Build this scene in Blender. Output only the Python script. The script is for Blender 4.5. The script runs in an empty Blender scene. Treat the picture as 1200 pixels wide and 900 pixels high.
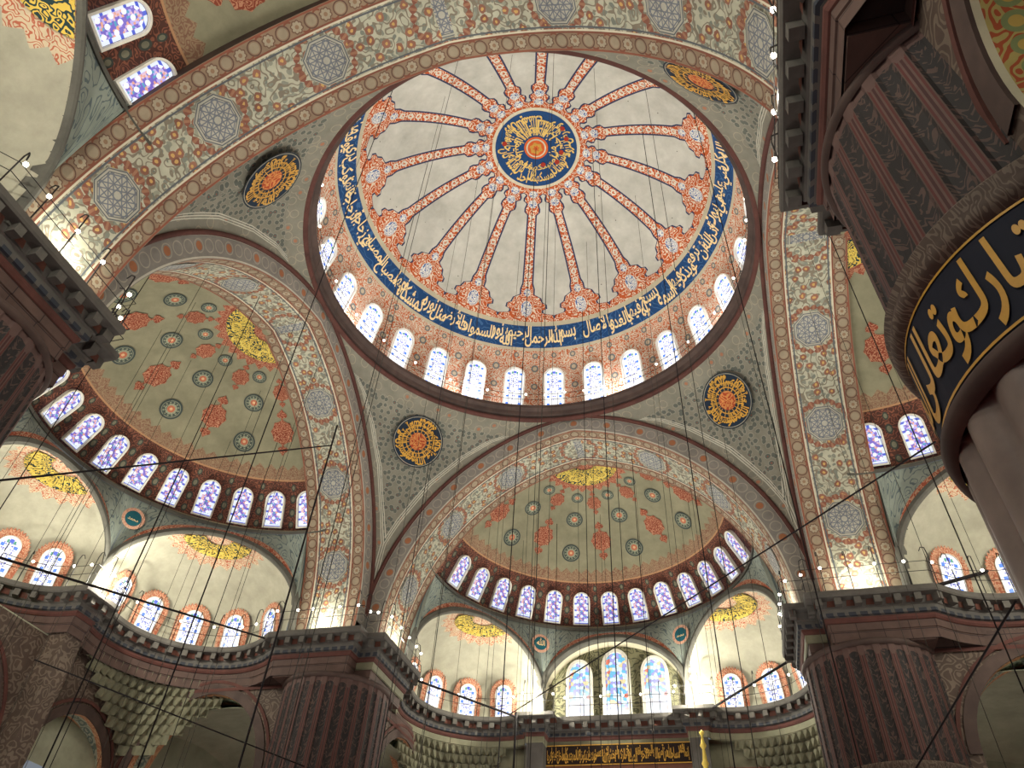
import bpy, math, random
import numpy as np
from mathutils import Vector, Matrix
PI=math.pi
random.seed(7)
S=bpy.context.scene
COL=S.collection
# ---------------- camera, world, exposure, lights ----------------
CAM=np.array([7.19007945,-23.66183662,0.0]); YAW,PIT,ROLL,FPX=0.31327,0.76090,0.07402,851.817
def cam_axes():
    cy,sy=math.cos(YAW),math.sin(YAW);cp,sp=math.cos(PIT),math.sin(PIT)
    f=np.array([-sy*cp,cy*cp,sp]);r=np.array([cy,sy,0.]);u=np.cross(r,f)
    cr,sr=math.cos(ROLL),math.sin(ROLL)
    return cr*r+sr*u,-sr*r+cr*u,f
r_,u_,f_=cam_axes()
cam=bpy.data.cameras.new('camera');camo=bpy.data.objects.new('camera',cam);COL.objects.link(camo)
cam.sensor_fit='HORIZONTAL';cam.sensor_width=36;cam.lens=FPX/1200*36;cam.clip_end=300
camo.matrix_world=Matrix(((r_[0],u_[0],-f_[0],CAM[0]),(r_[1],u_[1],-f_[1],CAM[1]),(r_[2],u_[2],-f_[2],CAM[2]),(0,0,0,1)))
S.camera=camo
W=bpy.data.worlds.new('world');S.world=W;W.use_nodes=True
W.node_tree.nodes['Background'].inputs[0].default_value=(.80,.88,1,1);W.node_tree.nodes['Background'].inputs[1].default_value=.25
S.view_settings.view_transform='Standard';S.view_settings.look='None';S.view_settings.gamma=1;S.view_settings.use_curve_mapping=False
S.view_settings.exposure=-0.13
S.cycles.max_bounces=4;S.cycles.diffuse_bounces=3;S.cycles.glossy_bounces=2;S.cycles.transparent_max_bounces=4
S.cycles.use_denoising=True;S.cycles.sample_clamp_indirect=4
def light(loc,power,col=(1,.88,.70),rad=.15,spot=None,aim=None,blend=.6):
    l=bpy.data.lights.new('flood_or_fill','SPOT' if spot else 'POINT');l.energy=power;l.color=col;l.shadow_soft_size=rad
    o=bpy.data.objects.new('flood_or_fill_light',l);COL.objects.link(o);o.location=loc
    if spot:
        l.spot_size=math.radians(spot);l.spot_blend=blend
        o.rotation_euler=(Vector(aim)-Vector(loc)).to_track_quat('-Z','Y').to_euler()
    return o
def area(loc,size,power,col,rot=(PI,0,0),shape='DISK',spread=180):
    l=bpy.data.lights.new('chandelier_glow','AREA');l.energy=power;l.color=col;l.shape=shape;l.size=size;l.spread=math.radians(spread)
    o=bpy.data.objects.new('chandelier_light',l);COL.objects.link(o);o.location=loc;o.rotation_euler=rot;return o
def T(k,t,d,z=0.):   # local half-dome frame: t sideways, d outwards -> world; k: 0 north 1 west 2 south 3 east
    return ((t,d),(-d,t),(-t,-d),(d,-t))[k]+(z,)
# the ring chandeliers that hang low over the floor, below the frame: they light the vaults from underneath
LC=(1,.985,.90)
area((0,0,1.2),14,2900,LC,spread=100)
for k in range(4): area(T(k,0,19.5,1.2),7,(1150,800,330,600)[k],LC,spread=120)
# flood lamps standing on the gallery cornice, at the piers and pillar tops
FL=(1,.95,.80)
for k in range(4):
    for s in (-1,1):
        light(T(k,s*5.0,23.75,18.15),1700,FL,.12)
        light(T(k,s*10.55,14.2,18.1),360,FL,.12)
        light(T(k,s*8.6,21.6,17.9),230,(1,.95,.82),.2)
    if k: light(T(k,0,26.5,17.9),200,(1,.95,.82),.2)
light((0,25.3,17.9),120,(1,.95,.82),.2)
# bulbs on the walkway under the main dome, daylight through its windows
for i in range(8):
    a=i*PI/4+.2; light((12.2*math.sin(a),12.2*math.cos(a),33.9),400,(.98,.98,1),.3)
# ---------------- node language ----------------
class V:
    def __init__(s,m,k): s.m=m;s.k=k
    def _b(s,op,o,rev=False):
        return s.m.math(op,*( (o,s) if rev else (s,o)))
    def __add__(s,o): return s._b('ADD',o)
    __radd__=__add__
    def __sub__(s,o): return s._b('SUBTRACT',o)
    def __rsub__(s,o): return s._b('SUBTRACT',o,True)
    def __mul__(s,o): return s._b('MULTIPLY',o)
    __rmul__=__mul__
    def __truediv__(s,o): return s._b('DIVIDE',o)
    def __lt__(s,o): return s._b('LESS_THAN',o)
    def __gt__(s,o): return s._b('GREATER_THAN',o)
class Mt:
    def __init__(s,name,rough=.85):
        s.mat=bpy.data.materials.new(name);s.mat.use_nodes=True;s.nt=s.mat.node_tree
        s.b=s.nt.nodes['Principled BSDF'];s.b.inputs['Roughness'].default_value=rough
        s.b.inputs['Specular IOR Level'].default_value=.25
        tc=s.nt.nodes.new('ShaderNodeTexCoord');s.tc=tc
        s.uv=tc.outputs['UV'];sp=s.nt.nodes.new('ShaderNodeSeparateXYZ');s.nt.links.new(s.uv,sp.inputs[0])
        s.x=V(s,sp.outputs[0]);s.y=V(s,sp.outputs[1])
    def put(s,inp,v):
        if isinstance(v,V): s.nt.links.new(v.k,inp)
        elif hasattr(v,'links') or isinstance(v,bpy.types.NodeSocket): s.nt.links.new(v,inp)
        elif isinstance(v,(tuple,list)): inp.default_value=tuple(v)+((1,) if len(v)==3 and len(inp.default_value)==4 else ())
        else: inp.default_value=v
    def math(s,op,*a):
        n=s.nt.nodes.new('ShaderNodeMath');n.operation=op
        for i,v in enumerate(a): s.put(n.inputs[i],v)
        return V(s,n.outputs[0])
    def f(s,op,*a): return s.math(op.upper(),*a)
    def mod(s,a,L): # centred repeat: -L/2..L/2
        return s.math('MULTIPLY',s.math('FRACT',a/L+.5)-.5,L)
    def xyz(s,x,y,z=0.):
        n=s.nt.nodes.new('ShaderNodeCombineXYZ')
        for i,v in enumerate((x,y,z)): s.put(n.inputs[i],v)
        return n.outputs[0]
    def obj(s): return s.tc.outputs['Object']
    def noise(s,vec,sc,det=2.,rough=.5):
        n=s.nt.nodes.new('ShaderNodeTexNoise');s.nt.links.new(vec,n.inputs['Vector']);n.inputs['Scale'].default_value=sc;n.inputs['Detail'].default_value=det;n.inputs['Roughness'].default_value=rough
        return V(s,n.outputs[0]),n.outputs[1]
    def vor(s,vec,sc,feat='F1',dim='2D',rnd=1.):
        n=s.nt.nodes.new('ShaderNodeTexVoronoi');n.voronoi_dimensions=dim;n.feature=feat;s.nt.links.new(vec,n.inputs['Vector']);n.inputs['Scale'].default_value=sc;n.inputs['Randomness'].default_value=rnd
        if feat=='DISTANCE_TO_EDGE': return V(s,n.outputs[0])
        sp=s.nt.nodes.new('ShaderNodeSeparateXYZ');s.nt.links.new(n.outputs['Color'],sp.inputs[0])
        return V(s,n.outputs['Distance']),V(s,sp.outputs[0]),V(s,sp.outputs[1])
    def warp(s,vec,sc,amt):
        _,c=s.noise(vec,sc,1)
        a=s.nt.nodes.new('ShaderNodeVectorMath');a.operation='SUBTRACT';s.nt.links.new(c,a.inputs[0]);a.inputs[1].default_value=(.5,.5,.5)
        b=s.nt.nodes.new('ShaderNodeVectorMath');b.operation='SCALE';s.nt.links.new(a.outputs[0],b.inputs[0]);b.inputs['Scale'].default_value=amt
        d=s.nt.nodes.new('ShaderNodeVectorMath');d.operation='ADD';s.nt.links.new(vec,d.inputs[0]);s.nt.links.new(b.outputs[0],d.inputs[1])
        return d.outputs[0]
    def mix(s,f,a,b):
        n=s.nt.nodes.new('ShaderNodeMix');n.data_type='RGBA';n.clamp_factor=True
        s.put(n.inputs[0],f);s.put(n.inputs[6],a);s.put(n.inputs[7],b);return n.outputs[2]
    def curve(s,v,pts,rng):
        n=s.nt.nodes.new('ShaderNodeFloatCurve');c=n.mapping.curves[0];mx=max(p[1] for p in pts)
        P=[(p[0]/rng,p[1]/mx) for p in pts]
        c.points[0].location=P[0];c.points[1].location=P[-1]
        for p in P[1:-1]: c.points.new(*p)
        for p in c.points: p.handle_type='VECTOR'
        n.mapping.update();s.put(n.inputs['Value'],v/rng);return V(s,n.outputs[0])*mx
    def lace(s,vec,sc,w=.09,wa=.5):   # arabesque of curling strokes: level lines of a noise field, broken by a second one
        v=s.warp(vec,sc*.7,wa/sc*1.1)
        n,_=s.noise(v,sc*.62,1.,.4)
        return s.f('ABSOLUTE',s.mod(n,.15))<w*.32
    def band(s,v,a,b): return s.f('MULTIPLY',v>a,v<b)
    def done(s,col,bump=None,bd=.02,dirt=.18,dsc=.35):
        n,_=s.noise(s.obj(),dsc,4,.6)
        n2,_=s.noise(s.obj(),dsc*5,5,.7);k=s.f('ADD',s.f('ADD',s.f('MULTIPLY',n-.5,dirt*4),s.f('MULTIPLY',n2-.5,.45)),.97)
        m=s.nt.nodes.new('ShaderNodeVectorMath');m.operation='SCALE'
        if isinstance(col,tuple): col=s.mix(0.,col,col)
        s.nt.links.new(col,m.inputs[0]);s.put(m.inputs['Scale'],k)
        s.nt.links.new(m.outputs[0],s.b.inputs['Base Color'])
        if bump is not None:
            b=s.nt.nodes.new('ShaderNodeBump');b.inputs['Distance'].default_value=bd;b.inputs['Strength'].default_value=.6
            s.put(b.inputs['Height'],bump);s.nt.links.new(b.outputs[0],s.b.inputs['Normal'])
        return s.mat
def rgb(r,g,b):
    f=lambda c:(c/255/12.92 if c/255<=.04045 else ((c/255+.055)/1.055)**2.4)
    return (f(r),f(g),f(b))
ORANGE=rgb(178,84,40);CREAM=rgb(205,198,172);PLAST=rgb(192,186,164);NAVY=rgb(28,66,112);RED=rgb(150,62,42);GOLD=rgb(214,170,70)
GREY=rgb(150,148,135);GREEN=rgb(104,112,96);BROWN=rgb(120,86,66);PINK=rgb(196,120,92)
MAT={}
def simple(name,col,rough=.8,metal=0,em=0,dirt=.1,dsc=1.):
    m=Mt(name,rough);m.b.inputs['Metallic'].default_value=metal
    if em: m.b.inputs['Emission Color'].default_value=(*col,1);m.b.inputs['Emission Strength'].default_value=em;m.b.inputs['Base Color'].default_value=(*col,1);return m.mat
    return m.done(col,dirt=dirt,dsc=dsc)
def build_mats():
    M=MAT
    M['gold']=simple('gilded_paint',rgb(196,150,62),.5);M['iron']=simple('black_iron',rgb(28,26,26),.5)
    M['navyblack']=simple('dark_navy_ground',rgb(24,28,42));M['script']=simple('script_paint',rgb(238,214,160),.6,dirt=.02)
    M['goldpale']=simple('pale_gold_paint',rgb(222,190,108),.6,dirt=.02);M['yellow']=simple('bright_gilding',rgb(216,192,92),.5,dirt=.03)
    M['red']=simple('red_moulding',rgb(84,52,46),.8,dirt=.3);M['navy']=simple('navy_ground',NAVY);M['white']=simple('white_plaster',rgb(225,222,210))
    M['bulb']=simple('lit_bulb',(1,.93,.80),em=9.);M['rope']=simple('dark_rope',rgb(24,20,22),.9)
    M['wire']=simple('wire',rgb(52,50,44),.7);M['wax']=simple('orange_centre',rgb(206,96,44))
    M['palegreen']=simple('green_paint',rgb(40,92,92));M['cream']=simple('cream_paint',CREAM)
    M['reddisc']=simple('red_drop',rgb(160,52,36))
    # ---- main dome
    m=Mt('main_dome_paint');az,s=m.x,m.y
    rr=m.f('MULTIPLY',m.f('SINE',s/13.35),13.35)
    d=m.f('MULTIPLY',m.mod(az-math.radians(5.6),PI/8),rr);ad=m.f('ABSOLUTE',d)
    h=m.curve(s,[(0,3),(2.9,1.3),(3.35,.78),(3.55,.45),(3.8,.62),(4.0,.62),(4.15,.38),(4.5,.52),(4.75,.52),(4.95,.3),(9.9,.36),(10.3,.5),(10.7,.5),(10.95,1.0),(11.3,1.15),(11.45,1.45),(11.75,1.5),(11.85,1.2),(12.1,1.25),(12.25,2.0),(12.6,2.2),(12.9,3),(16,3)],16.)
    q=m.xyz(d,s);white=m.lace(q,3.6,.085)
    fill=m.mix(white,ORANGE,rgb(214,196,172))
    # rib chain
    ch=m.mod(s,.62);c1=m.f('SQRT',d*d+ch*ch);ring=m.band(c1,.11,.2)
    fill=m.mix(m.f('MULTIPLY',ring,m.band(s,4.9,10.6)),fill,rgb(205,205,190))
    def fl(s0,rx,ry): return m.f('SQRT',m.f('POWER',d/rx,2.)+m.f('POWER',m.f('SUBTRACT',s,s0)/ry,2.))
    for s0,rx,ry in ((3.45,.3,.26),(4.15,.3,.28),(10.55,.24,.3),(11.75,.42,.58)):
        e=fl(s0,rx,ry);pv=m.lace(q,5.5,.16)
        fill=m.mix(e<1.,fill,m.mix(pv,rgb(62,92,150),rgb(214,214,205)))
    n,_=m.noise(m.obj(),.5,5,.65);pl=m.mix(n,rgb(160,160,148),rgb(206,205,194))
    sp=m.vor(m.obj(),1.1,'F1','3D')[0];pl=m.mix(sp<.045,pl,rgb(90,88,82))
    col=m.mix(ad<h,pl,fill);ln=m.f('ABSOLUTE',ad-h)<.055;col=m.mix(m.f('MULTIPLY',ln,m.band(s,3.2,12.75)),col,rgb(44,52,84))
    col=m.mix(s>12.72,col,rgb(184,176,150))
    col=m.mix(m.band(s,13.05,14.72),col,m.mix(m.lace(m.xyz(m.x*11.5,s),1.9,.05,.8),NAVY,rgb(58,96,140)))
    low=m.xyz(m.x*13.,s);lw=m.lace(low,4.2,.13)
    lowc=m.mix(lw,rgb(182,102,66),rgb(198,184,162))
    w=m.f('MULTIPLY',m.mod(az+PI/28.,PI/14.),13.2)   # distance from window axis
    wb=m.f('MULTIPLY',m.mod(az,PI/14.),13.2)
    for s0,r0,ww in ((15.35,.22,wb),(16.35,.28,wb),(15.3,.2,w),(17.8,.25,wb)):
        e=m.f('SQRT',ww*ww+m.f('POWER',s-s0,2.));lowc=m.mix(e<r0,lowc,m.mix(e<r0*.55,rgb(110,112,110),rgb(180,165,140)))
    col=m.mix(s>14.95,col,lowc)
    M['dome']=m.done(col,dirt=.1,dsc=.25)
    # ---- half dome
    m=Mt('half_dome_paint');az,s=m.x,m.y;R=11.21
    rr=m.f('MULTIPLY',m.f('SINE',s/R),R)
    n,_=m.noise(m.obj(),.45,5,.65);pl=m.mix(n,rgb(98,96,76),rgb(154,150,124))
    ar=m.f('MULTIPLY',az,1.);q=m.xyz(m.f('MULTIPLY',m.f('SINE',az),rr),m.f('MULTIPLY',m.f('COSINE',az),rr))
    tri=m.f('ABSOLUTE',m.mod(az,PI/13.5));
    lc=m.mix(m.lace(q,5.,.1),rgb(138,72,54),rgb(168,122,96))
    fr=m.f('ADD',m.f('MULTIPLY',tri,-3.2),3.0)
    col=m.mix(m.band(s,0.,0.)+m.f('MULTIPLY',s<fr,s>.3),pl,lc)
    zn=m.f('ADD',m.f('MULTIPLY',m.f('ABSOLUTE',m.mod(az,PI/36)),8.),9.15)
    lm=m.xyz(az*9.,s);l2=m.mix(m.lace(lm,5.,.12),rgb(120,66,52),rgb(150,118,92))
    col=m.mix(s>zn,col,m.mix(m.f('MULTIPLY',m.band(s,9.0,10.1),.35),l2,pl))
    low=m.mix(m.lace(lm,4.6,.08),rgb(78,50,42),rgb(128,80,62));col=m.mix(s>10.15,col,low)
    col=m.mix(m.band(s,10.1,10.2),col,rgb(170,130,95))
    wb=m.f('MULTIPLY',m.mod(az+math.radians(12.317)/2,math.radians(12.317)),10.3)
    for s0,rx in ((10.6,.16),(11.3,.2),(12.15,.2),(12.9,.17)):
        e=m.f('SQRT',m.f('POWER',wb/rx,2.)+m.f('POWER',(s-s0)/(rx*1.35),2.));col=m.mix(e<1.,col,m.mix(e<.6,rgb(60,66,60),rgb(112,110,92)))
    col=m.mix(s>13.25,col,rgb(150,138,112))
    M['half']=m.done(col,dirt=.12,dsc=.3)
    # ---- exedra
    m=Mt('exedra_plaster');az,s=m.x,m.y
    n,_=m.noise(m.obj(),.6,5,.65);pl=m.mix(n,rgb(142,140,122),rgb(190,187,168))
    tri=m.f('ABSOLUTE',m.mod(az,PI/11.));q=m.xyz(m.f('MULTIPLY',m.f('SINE',az),s),m.f('MULTIPLY',m.f('COSINE',az),s))
    fr=m.f('ADD',m.f('MULTIPLY',tri,-2.6),2.95);col=m.mix(s<fr,pl,m.mix(m.lace(q,5.2,.15),rgb(172,98,74),rgb(196,180,152)))
    M['exedra']=m.done(col,dirt=.12)
    # ---- soffit of great arches
    m=Mt('arch_soffit_paint');u,v=m.x,m.y
    q=m.xyz(u,v);ed=m.f('MINIMUM',v,3.9-v)
    n,_=m.noise(q,2.,4);base=m.mix(n,rgb(150,150,132),rgb(184,182,162))
    wq=m.warp(q,2.6,.4)
    dd,c1,c2=m.vor(wq,3.5);leaf=m.f('MULTIPLY',dd<.4,c1>.3);fc=m.mix(leaf,base,m.mix(c2,rgb(108,112,104),rgb(142,144,128)))
    fc=m.mix(m.lace(q,2.6,.07),fc,rgb(120,112,98))
    w2=m.warp(q,4.,.16);dd,c1,c2=m.vor(w2,1.9);ro=m.f('MULTIPLY',dd<.33,c1>.52);fc=m.mix(ro,fc,m.mix(c2,rgb(142,100,82),rgb(118,80,66)));fc=m.mix(m.f('MULTIPLY',dd<.13,c1>.52),fc,rgb(186,150,92))
    cu=m.mod(u,5.05);cv=v-1.95;rad=m.f('SQRT',cu*cu+cv*cv)
    th=m.f('ARCTAN2',cv,cu);bead=m.f('ABSOLUTE',m.f('SINE',th*10.));n2,_=m.noise(q,2.2,2)
    wr=m.f('ABSOLUTE',m.f('SUBTRACT',rad+m.f('MULTIPLY',n2-.5,.25),1.18))<m.f('ADD',m.f('MULTIPLY',bead,.13),.02);fc=m.mix(wr,fc,m.mix(bead>.9,rgb(124,80,66),rgb(146,106,84)))
    b=m.mod(u,1.24);e=m.f('SQRT',b*b+m.f('POWER',ed-.4,2.));b1=m.mod(u+.62,1.24);e1=m.f('SQRT',b1*b1+m.f('POWER',ed-.4,2.));a1=m.f('ARCTAN2',ed-.4,b1);sc=m.f('ADD',m.f('MULTIPLY',m.f('ABSOLUTE',m.f('SINE',a1*4.)),.05),.22)
    bc=m.mix(n,rgb(112,94,78),rgb(146,126,104));bc=m.mix(m.f('ABSOLUTE',e-.27)<.025,bc,rgb(92,68,58));bc=m.mix(e<.2,bc,m.mix(n,rgb(128,118,100),rgb(156,142,120)));bc=m.mix(e1<sc,bc,m.mix(n,rgb(138,128,110),rgb(168,156,134)));bc=m.mix(m.band(e1,sc-.05,sc),bc,rgb(104,80,66));bc=m.mix(e1<.08,bc,rgb(134,108,86))
    vine=m.f('ABSOLUTE',m.f('SUBTRACT',m.f('MULTIPLY',m.f('SINE',u*10.14/2),.3),ed-.4))<.045;bc=m.mix(m.f('MULTIPLY',vine,m.f('MULTIPLY',e>.29,e1>.28)),bc,rgb(118,74,58))
    col=m.mix(ed<.78,fc,bc)
    for a,c in ((.78,rgb(196,188,166)),(.9,rgb(84,88,92)),(.02,rgb(128,76,60)),(.7,rgb(118,72,58))):
        col=m.mix(m.band(ed,a,a+.07),col,c)
    M['soffit']=m.done(col,dirt=.15)
    # ---- archivolt face
    m=Mt('archivolt_paint');u,v=m.x,m.y
    q=m.xyz(u,v);n,_=m.noise(q,2.,4);col=m.mix(n,rgb(116,112,108),rgb(146,142,132))
    b=m.mod(u,.72);e=m.f('SQRT',b*b+m.f('POWER',v-.55,2.));col=m.mix(m.f('ABSOLUTE',e-.28)<.025,col,rgb(160,154,140))
    b3=m.mod(u,2.16);e=m.f('SQRT',b3*b3+m.f('POWER',v-.55,2.));col=m.mix(e<.2,col,rgb(158,104,72))
    col=m.mix(m.band(v,.02,.1),col,rgb(196,192,176));col=m.mix(m.band(v,.98,1.04),col,rgb(196,192,176))
    M['archivolt']=m.done(col,dirt=.15)
    # ---- pendentive (uv: x lateral metres from the diagonal, y metres down from ring)
    m=Mt('pendentive_paint');u,v=m.x,m.y
    q=m.xyz(u,v);n,_=m.noise(q,1.,4);bgd=m.mix(n,rgb(112,112,100),rgb(136,132,118))
    dd,c1,c2=m.vor(m.warp(q,3.,.12),2.7,rnd=.75);spr=m.mix(dd<.34,bgd,rgb(92,96,88));spr=m.mix(m.band(dd,.34,.42),spr,rgb(146,142,128));spr=m.mix(m.f('MULTIPLY',dd<.08,c1>.85),spr,rgb(140,72,56))
    dd,c1,c2=m.vor(q,1.3,rnd=.8);rim=m.mix(m.band(dd,.28,.34),bgd,rgb(148,140,122));rim=m.mix(m.f('MULTIPLY',dd<.14,c1>.72),rim,rgb(156,108,84))
    hw=m.curve(v,[(0,0),(1.0,0),(1.05,5.4),(1.6,4.5),(3,3.2),(5.2,1.75),(8,.55),(9.6,0),(16,0)],16.)
    au=m.f('ABSOLUTE',u);ins=m.f('MULTIPLY',au<hw,v>1.0)
    col=m.mix(ins,rim,spr);d_=m.f('ABSOLUTE',au-hw);ln=m.f('MULTIPLY',m.f('MAXIMUM',d_<.035,m.band(d_,.11,.17)),v>1.0);col=m.mix(ln,col,rgb(186,184,168))
    M['pend']=m.done(col,dirt=.15)
    # ---- spandrel wall of half domes (x along, y = height above arch edge)
    m=Mt('spandrel_paint');u,v=m.x,m.y
    q=m.xyz(u,v);n,_=m.noise(m.obj(),1.3,3);col=m.mix(n,rgb(124,134,126),rgb(150,158,146));col=m.mix(m.lace(q,2.2,.05,1.),col,rgb(92,104,106))
    rl=m.mix(m.lace(q,4.5,.1),rgb(164,88,66),rgb(192,150,122));col=m.mix(m.band(v,.5,.8),col,rl)
    col=m.mix(v<.42,col,rgb(168,162,142));col=m.mix(m.band(v,.12,.4),col,rgb(104,104,98))
    M['spandrel']=m.done(col)
    M['archedge']=simple('grey_arch_edge',rgb(92,91,84),dirt=.2)
    # ---- painted pillar (u angle metres, v z)
    m=Mt('painted_pillar_stone',.7);u,v=m.x,m.y;P=2*PI*2.95/28
    du=m.f('ABSOLUTE',m.mod(u,P));tap=m.f('SUBTRACT',v,14.55)
    n,_=m.noise(m.xyz(u,v),1.2,5,.6);base=m.mix(n,rgb(78,60,57),rgb(104,82,75))
    sd=m.mod(u,P);lv=m.f('ADD',m.mod(m.f('ADD',v,sd*1.2),.62),0.)
    wq=m.warp(m.xyz(u*1.,m.f('ADD',v,m.f('MULTIPLY',du,-1.2))),3.2,.3);leaf=m.f('MULTIPLY',m.f('MAXIMUM',m.vor(wq,3.2)[0]<.36,m.lace(wq,4.,.14)),du<P*.3);c2=n;
    dk=m.mix(leaf,m.mix(n,rgb(70,55,51),rgb(92,74,68)),m.mix(c2,rgb(36,35,35),rgb(50,46,45)))
    col=m.mix(du<P*.34,base,dk);ln=m.f('ABSOLUTE',du-P*.37)<.022;col=m.mix(ln,col,rgb(84,44,40));col=m.mix(m.f('ABSOLUTE',du-P*.48)<.014,col,rgb(66,40,38))
    rt=m.f('SQRT',m.f('POWER',m.mod(u,P)/(P*.37),2.)+m.f('POWER',m.f('MAXIMUM',tap,0.)/(P*.37),2.))
    col=m.mix(m.f('MULTIPLY',tap>0.,rt>1.),col,base);col=m.mix(v>15.0,col,m.mix(m.lace(m.xyz(u,v),1.6,.05,.8),base,rgb(82,64,62)))
    M['pillar']=m.done(col,bump=leaf,bd=.02,dirt=.2)
    m=Mt('marble',.45);n,_=m.noise(m.obj(),.7,6,.7);col=m.mix(n,rgb(96,84,78),rgb(140,126,116));M['marble']=m.done(col,dirt=.2)
    m=Mt('dark_entablature',.7);n,_=m.noise(m.obj(),1.6,5,.6);u,v=m.x,m.y
    col=m.mix(n,rgb(68,53,49),rgb(96,76,68));jt=m.f('MAXIMUM',m.f('ABSOLUTE',m.mod(v,.45))<.018,m.f('ABSOLUTE',m.mod(u,1.1))<.015);col=m.mix(jt,col,rgb(44,34,32));M['brown']=m.done(col,dirt=.25)
    m=Mt('cornice_stone',.7);n,_=m.noise(m.obj(),1.6,5,.6);u,v=m.x,m.y;col=m.mix(n,rgb(68,66,64),rgb(98,94,88))
    col=m.mix(m.f('MULTIPLY',m.band(v,.05,.3),m.f('ABSOLUTE',m.mod(u,.46))<.15),col,rgb(46,50,58));M['cornice']=m.done(col,dirt=.2)
    M['corbel']=simple('corbel_stone',rgb(84,81,76),dirt=.2);M['niche']=simple('niche_red',rgb(84,50,40),dirt=.2)
    m=Mt('muqarnas_stone',.7);n,_=m.noise(m.obj(),1.,5,.6);col=m.mix(n,rgb(92,92,74),rgb(138,136,112));M['muq']=m.done(col,dirt=.3)
    m=Mt('ornament_wall',.7);u,v=m.x,m.y;q=m.xyz(u,v);n,_=m.noise(m.obj(),1.,4);col=m.mix(n,rgb(66,54,48),rgb(86,72,62));col=m.mix(m.lace(q,2.6,.09,.8),col,rgb(104,92,80));M['ornwall']=m.done(col,dirt=.25)
    m=Mt('redbrown_marble',.5);n,_=m.noise(m.obj(),1.,5);M['redmarble']=m.done(m.mix(n,rgb(104,66,54),rgb(130,88,72)),dirt=.2)
    m=Mt('gallery_soffit');u,v=m.x,m.y;q=m.xyz(u,v);ed=m.f('ABSOLUTE',v-.8);n,_=m.noise(q,2.,4)
    col=m.mix(m.lace(q,2.4,.08,1.),rgb(176,182,160),rgb(120,134,120));b=m.mod(u,.6);e=m.f('SQRT',b*b+ed*ed);col=m.mix(m.band(e,.14,.24),col,rgb(112,128,120))
    col=m.mix(ed>.42,col,m.mix(m.lace(q,3.5,.1),rgb(190,134,100),rgb(210,170,130)));M['galsoff']=m.done(col)
    m=Mt('near_arch_soffit');u,v=m.x,m.y;q=m.xyz(u,v);b=m.mod(u,.5);ed=m.f('ABSOLUTE',m.f('SUBTRACT',v,.55));e=m.f('SQRT',b*b+ed*ed)
    col=m.mix(m.lace(q,4.,.1),rgb(168,84,52),rgb(176,160,96));col=m.mix(e<.22,col,rgb(128,140,92));col=m.mix(e<.12,col,rgb(188,160,84));col=m.mix(ed>.42,col,rgb(196,190,160));M['nearsoff']=m.done(col)
    m=Mt('gallery_vault');n,_=m.noise(m.obj(),.6,4);M['galvault']=m.done(m.mix(n,rgb(140,146,124),rgb(182,184,162)))
    m=Mt('carpet',1.);n,_=m.noise(m.obj(),3.,3);M['carpet']=m.done(m.mix(n,rgb(120,30,28),rgb(150,50,40)))
    m=Mt('bracket_brown',.7);n,_=m.noise(m.obj(),1.4,5);M['darkstone']=m.done(m.mix(n,rgb(62,50,47),rgb(86,70,63)),dirt=.3)
    # roundels (uv local metres normalised to radius 1)
    m=Mt('grey_green_roundel');u,v=m.x,m.y;r=m.f('SQRT',u*u+v*v);th=m.f('ARCTAN2',v,u);pet=m.f('ABSOLUTE',m.f('SINE',th*6.))
    col=m.mix(r<m.f('ADD',m.f('MULTIPLY',pet,.3),.42),rgb(70,80,74),rgb(140,144,122));col=m.mix(m.band(r,.78,.84),col,rgb(128,130,112));col=m.mix(r>.84,col,rgb(58,68,66));col=m.mix(m.band(r,.55,.6),col,rgb(48,56,56));col=m.mix(r<.34,col,rgb(176,104,78));col=m.mix(r<.14,col,rgb(206,170,130));M['roundel']=m.done(col)
    m=Mt('red_pendant');u,v=m.x,m.y;q=m.xyz(u,v);M['pendant']=m.done(m.mix(m.lace(q,6.5,.09,.3),rgb(126,62,44),rgb(172,122,96)))
    m=Mt('octagon_panel');u,v=m.x,m.y;a=m.f('ABSOLUTE',u);b=m.f('ABSOLUTE',v);r=m.f('MAXIMUM',m.f('MAXIMUM',a,b),m.f('MULTIPLY',a+b,.7071))
    
    kk=None
    for ang in(0,.7854,1.5708,2.3562):
        l_=m.f('ABSOLUTE',m.f('SUBTRACT',m.f('ABSOLUTE',m.mod(m.f('ADD',u*math.cos(ang),v*math.sin(ang)),.52)),.16))<.022
        kk=l_ if kk is None else m.f('MAXIMUM',kk,l_);col=m.mix(kk,rgb(162,160,148),rgb(104,108,116));col=m.mix(r>.76,col,rgb(160,158,146));col=m.mix(m.band(r,.84,.88),col,rgb(84,88,92));col=m.mix(m.band(r,.74,.77),col,rgb(84,88,92));col=m.mix(r>.96,col,rgb(90,92,96));M['octagon']=m.done(col)
    m=Mt('pendentive_roundel');u,v=m.x,m.y;r=m.f('SQRT',u*u+v*v);col=m.mix(r<.93,rgb(38,46,54),rgb(30,44,60));col=m.mix(m.band(r,.93,.955),col,rgb(150,146,130));col=m.mix(m.f('ABSOLUTE',r-.62)<.02,col,rgb(196,146,62));col=m.mix(m.f('ABSOLUTE',r-.46)<.02,col,rgb(196,146,62))
    col=m.mix(r<.34,col,m.mix(m.lace(m.xyz(u,v),6.,.14),rgb(160,66,36),rgb(196,130,74)));M['proundel']=m.done(col)
    m=Mt('teal_roundel');u,v=m.x,m.y;r=m.f('SQRT',u*u+v*v);col=m.mix(r<.72,m.mix(m.lace(m.xyz(u,v),4.,.1),rgb(196,140,116),rgb(212,176,150)),rgb(30,92,104));M['teal']=m.done(col)
    m=Mt('window_surround');u,v=m.x,m.y;M['surround']=m.done(m.mix(m.lace(m.xyz(u,v),6.,.12),rgb(170,100,76),rgb(200,156,128)))
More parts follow.
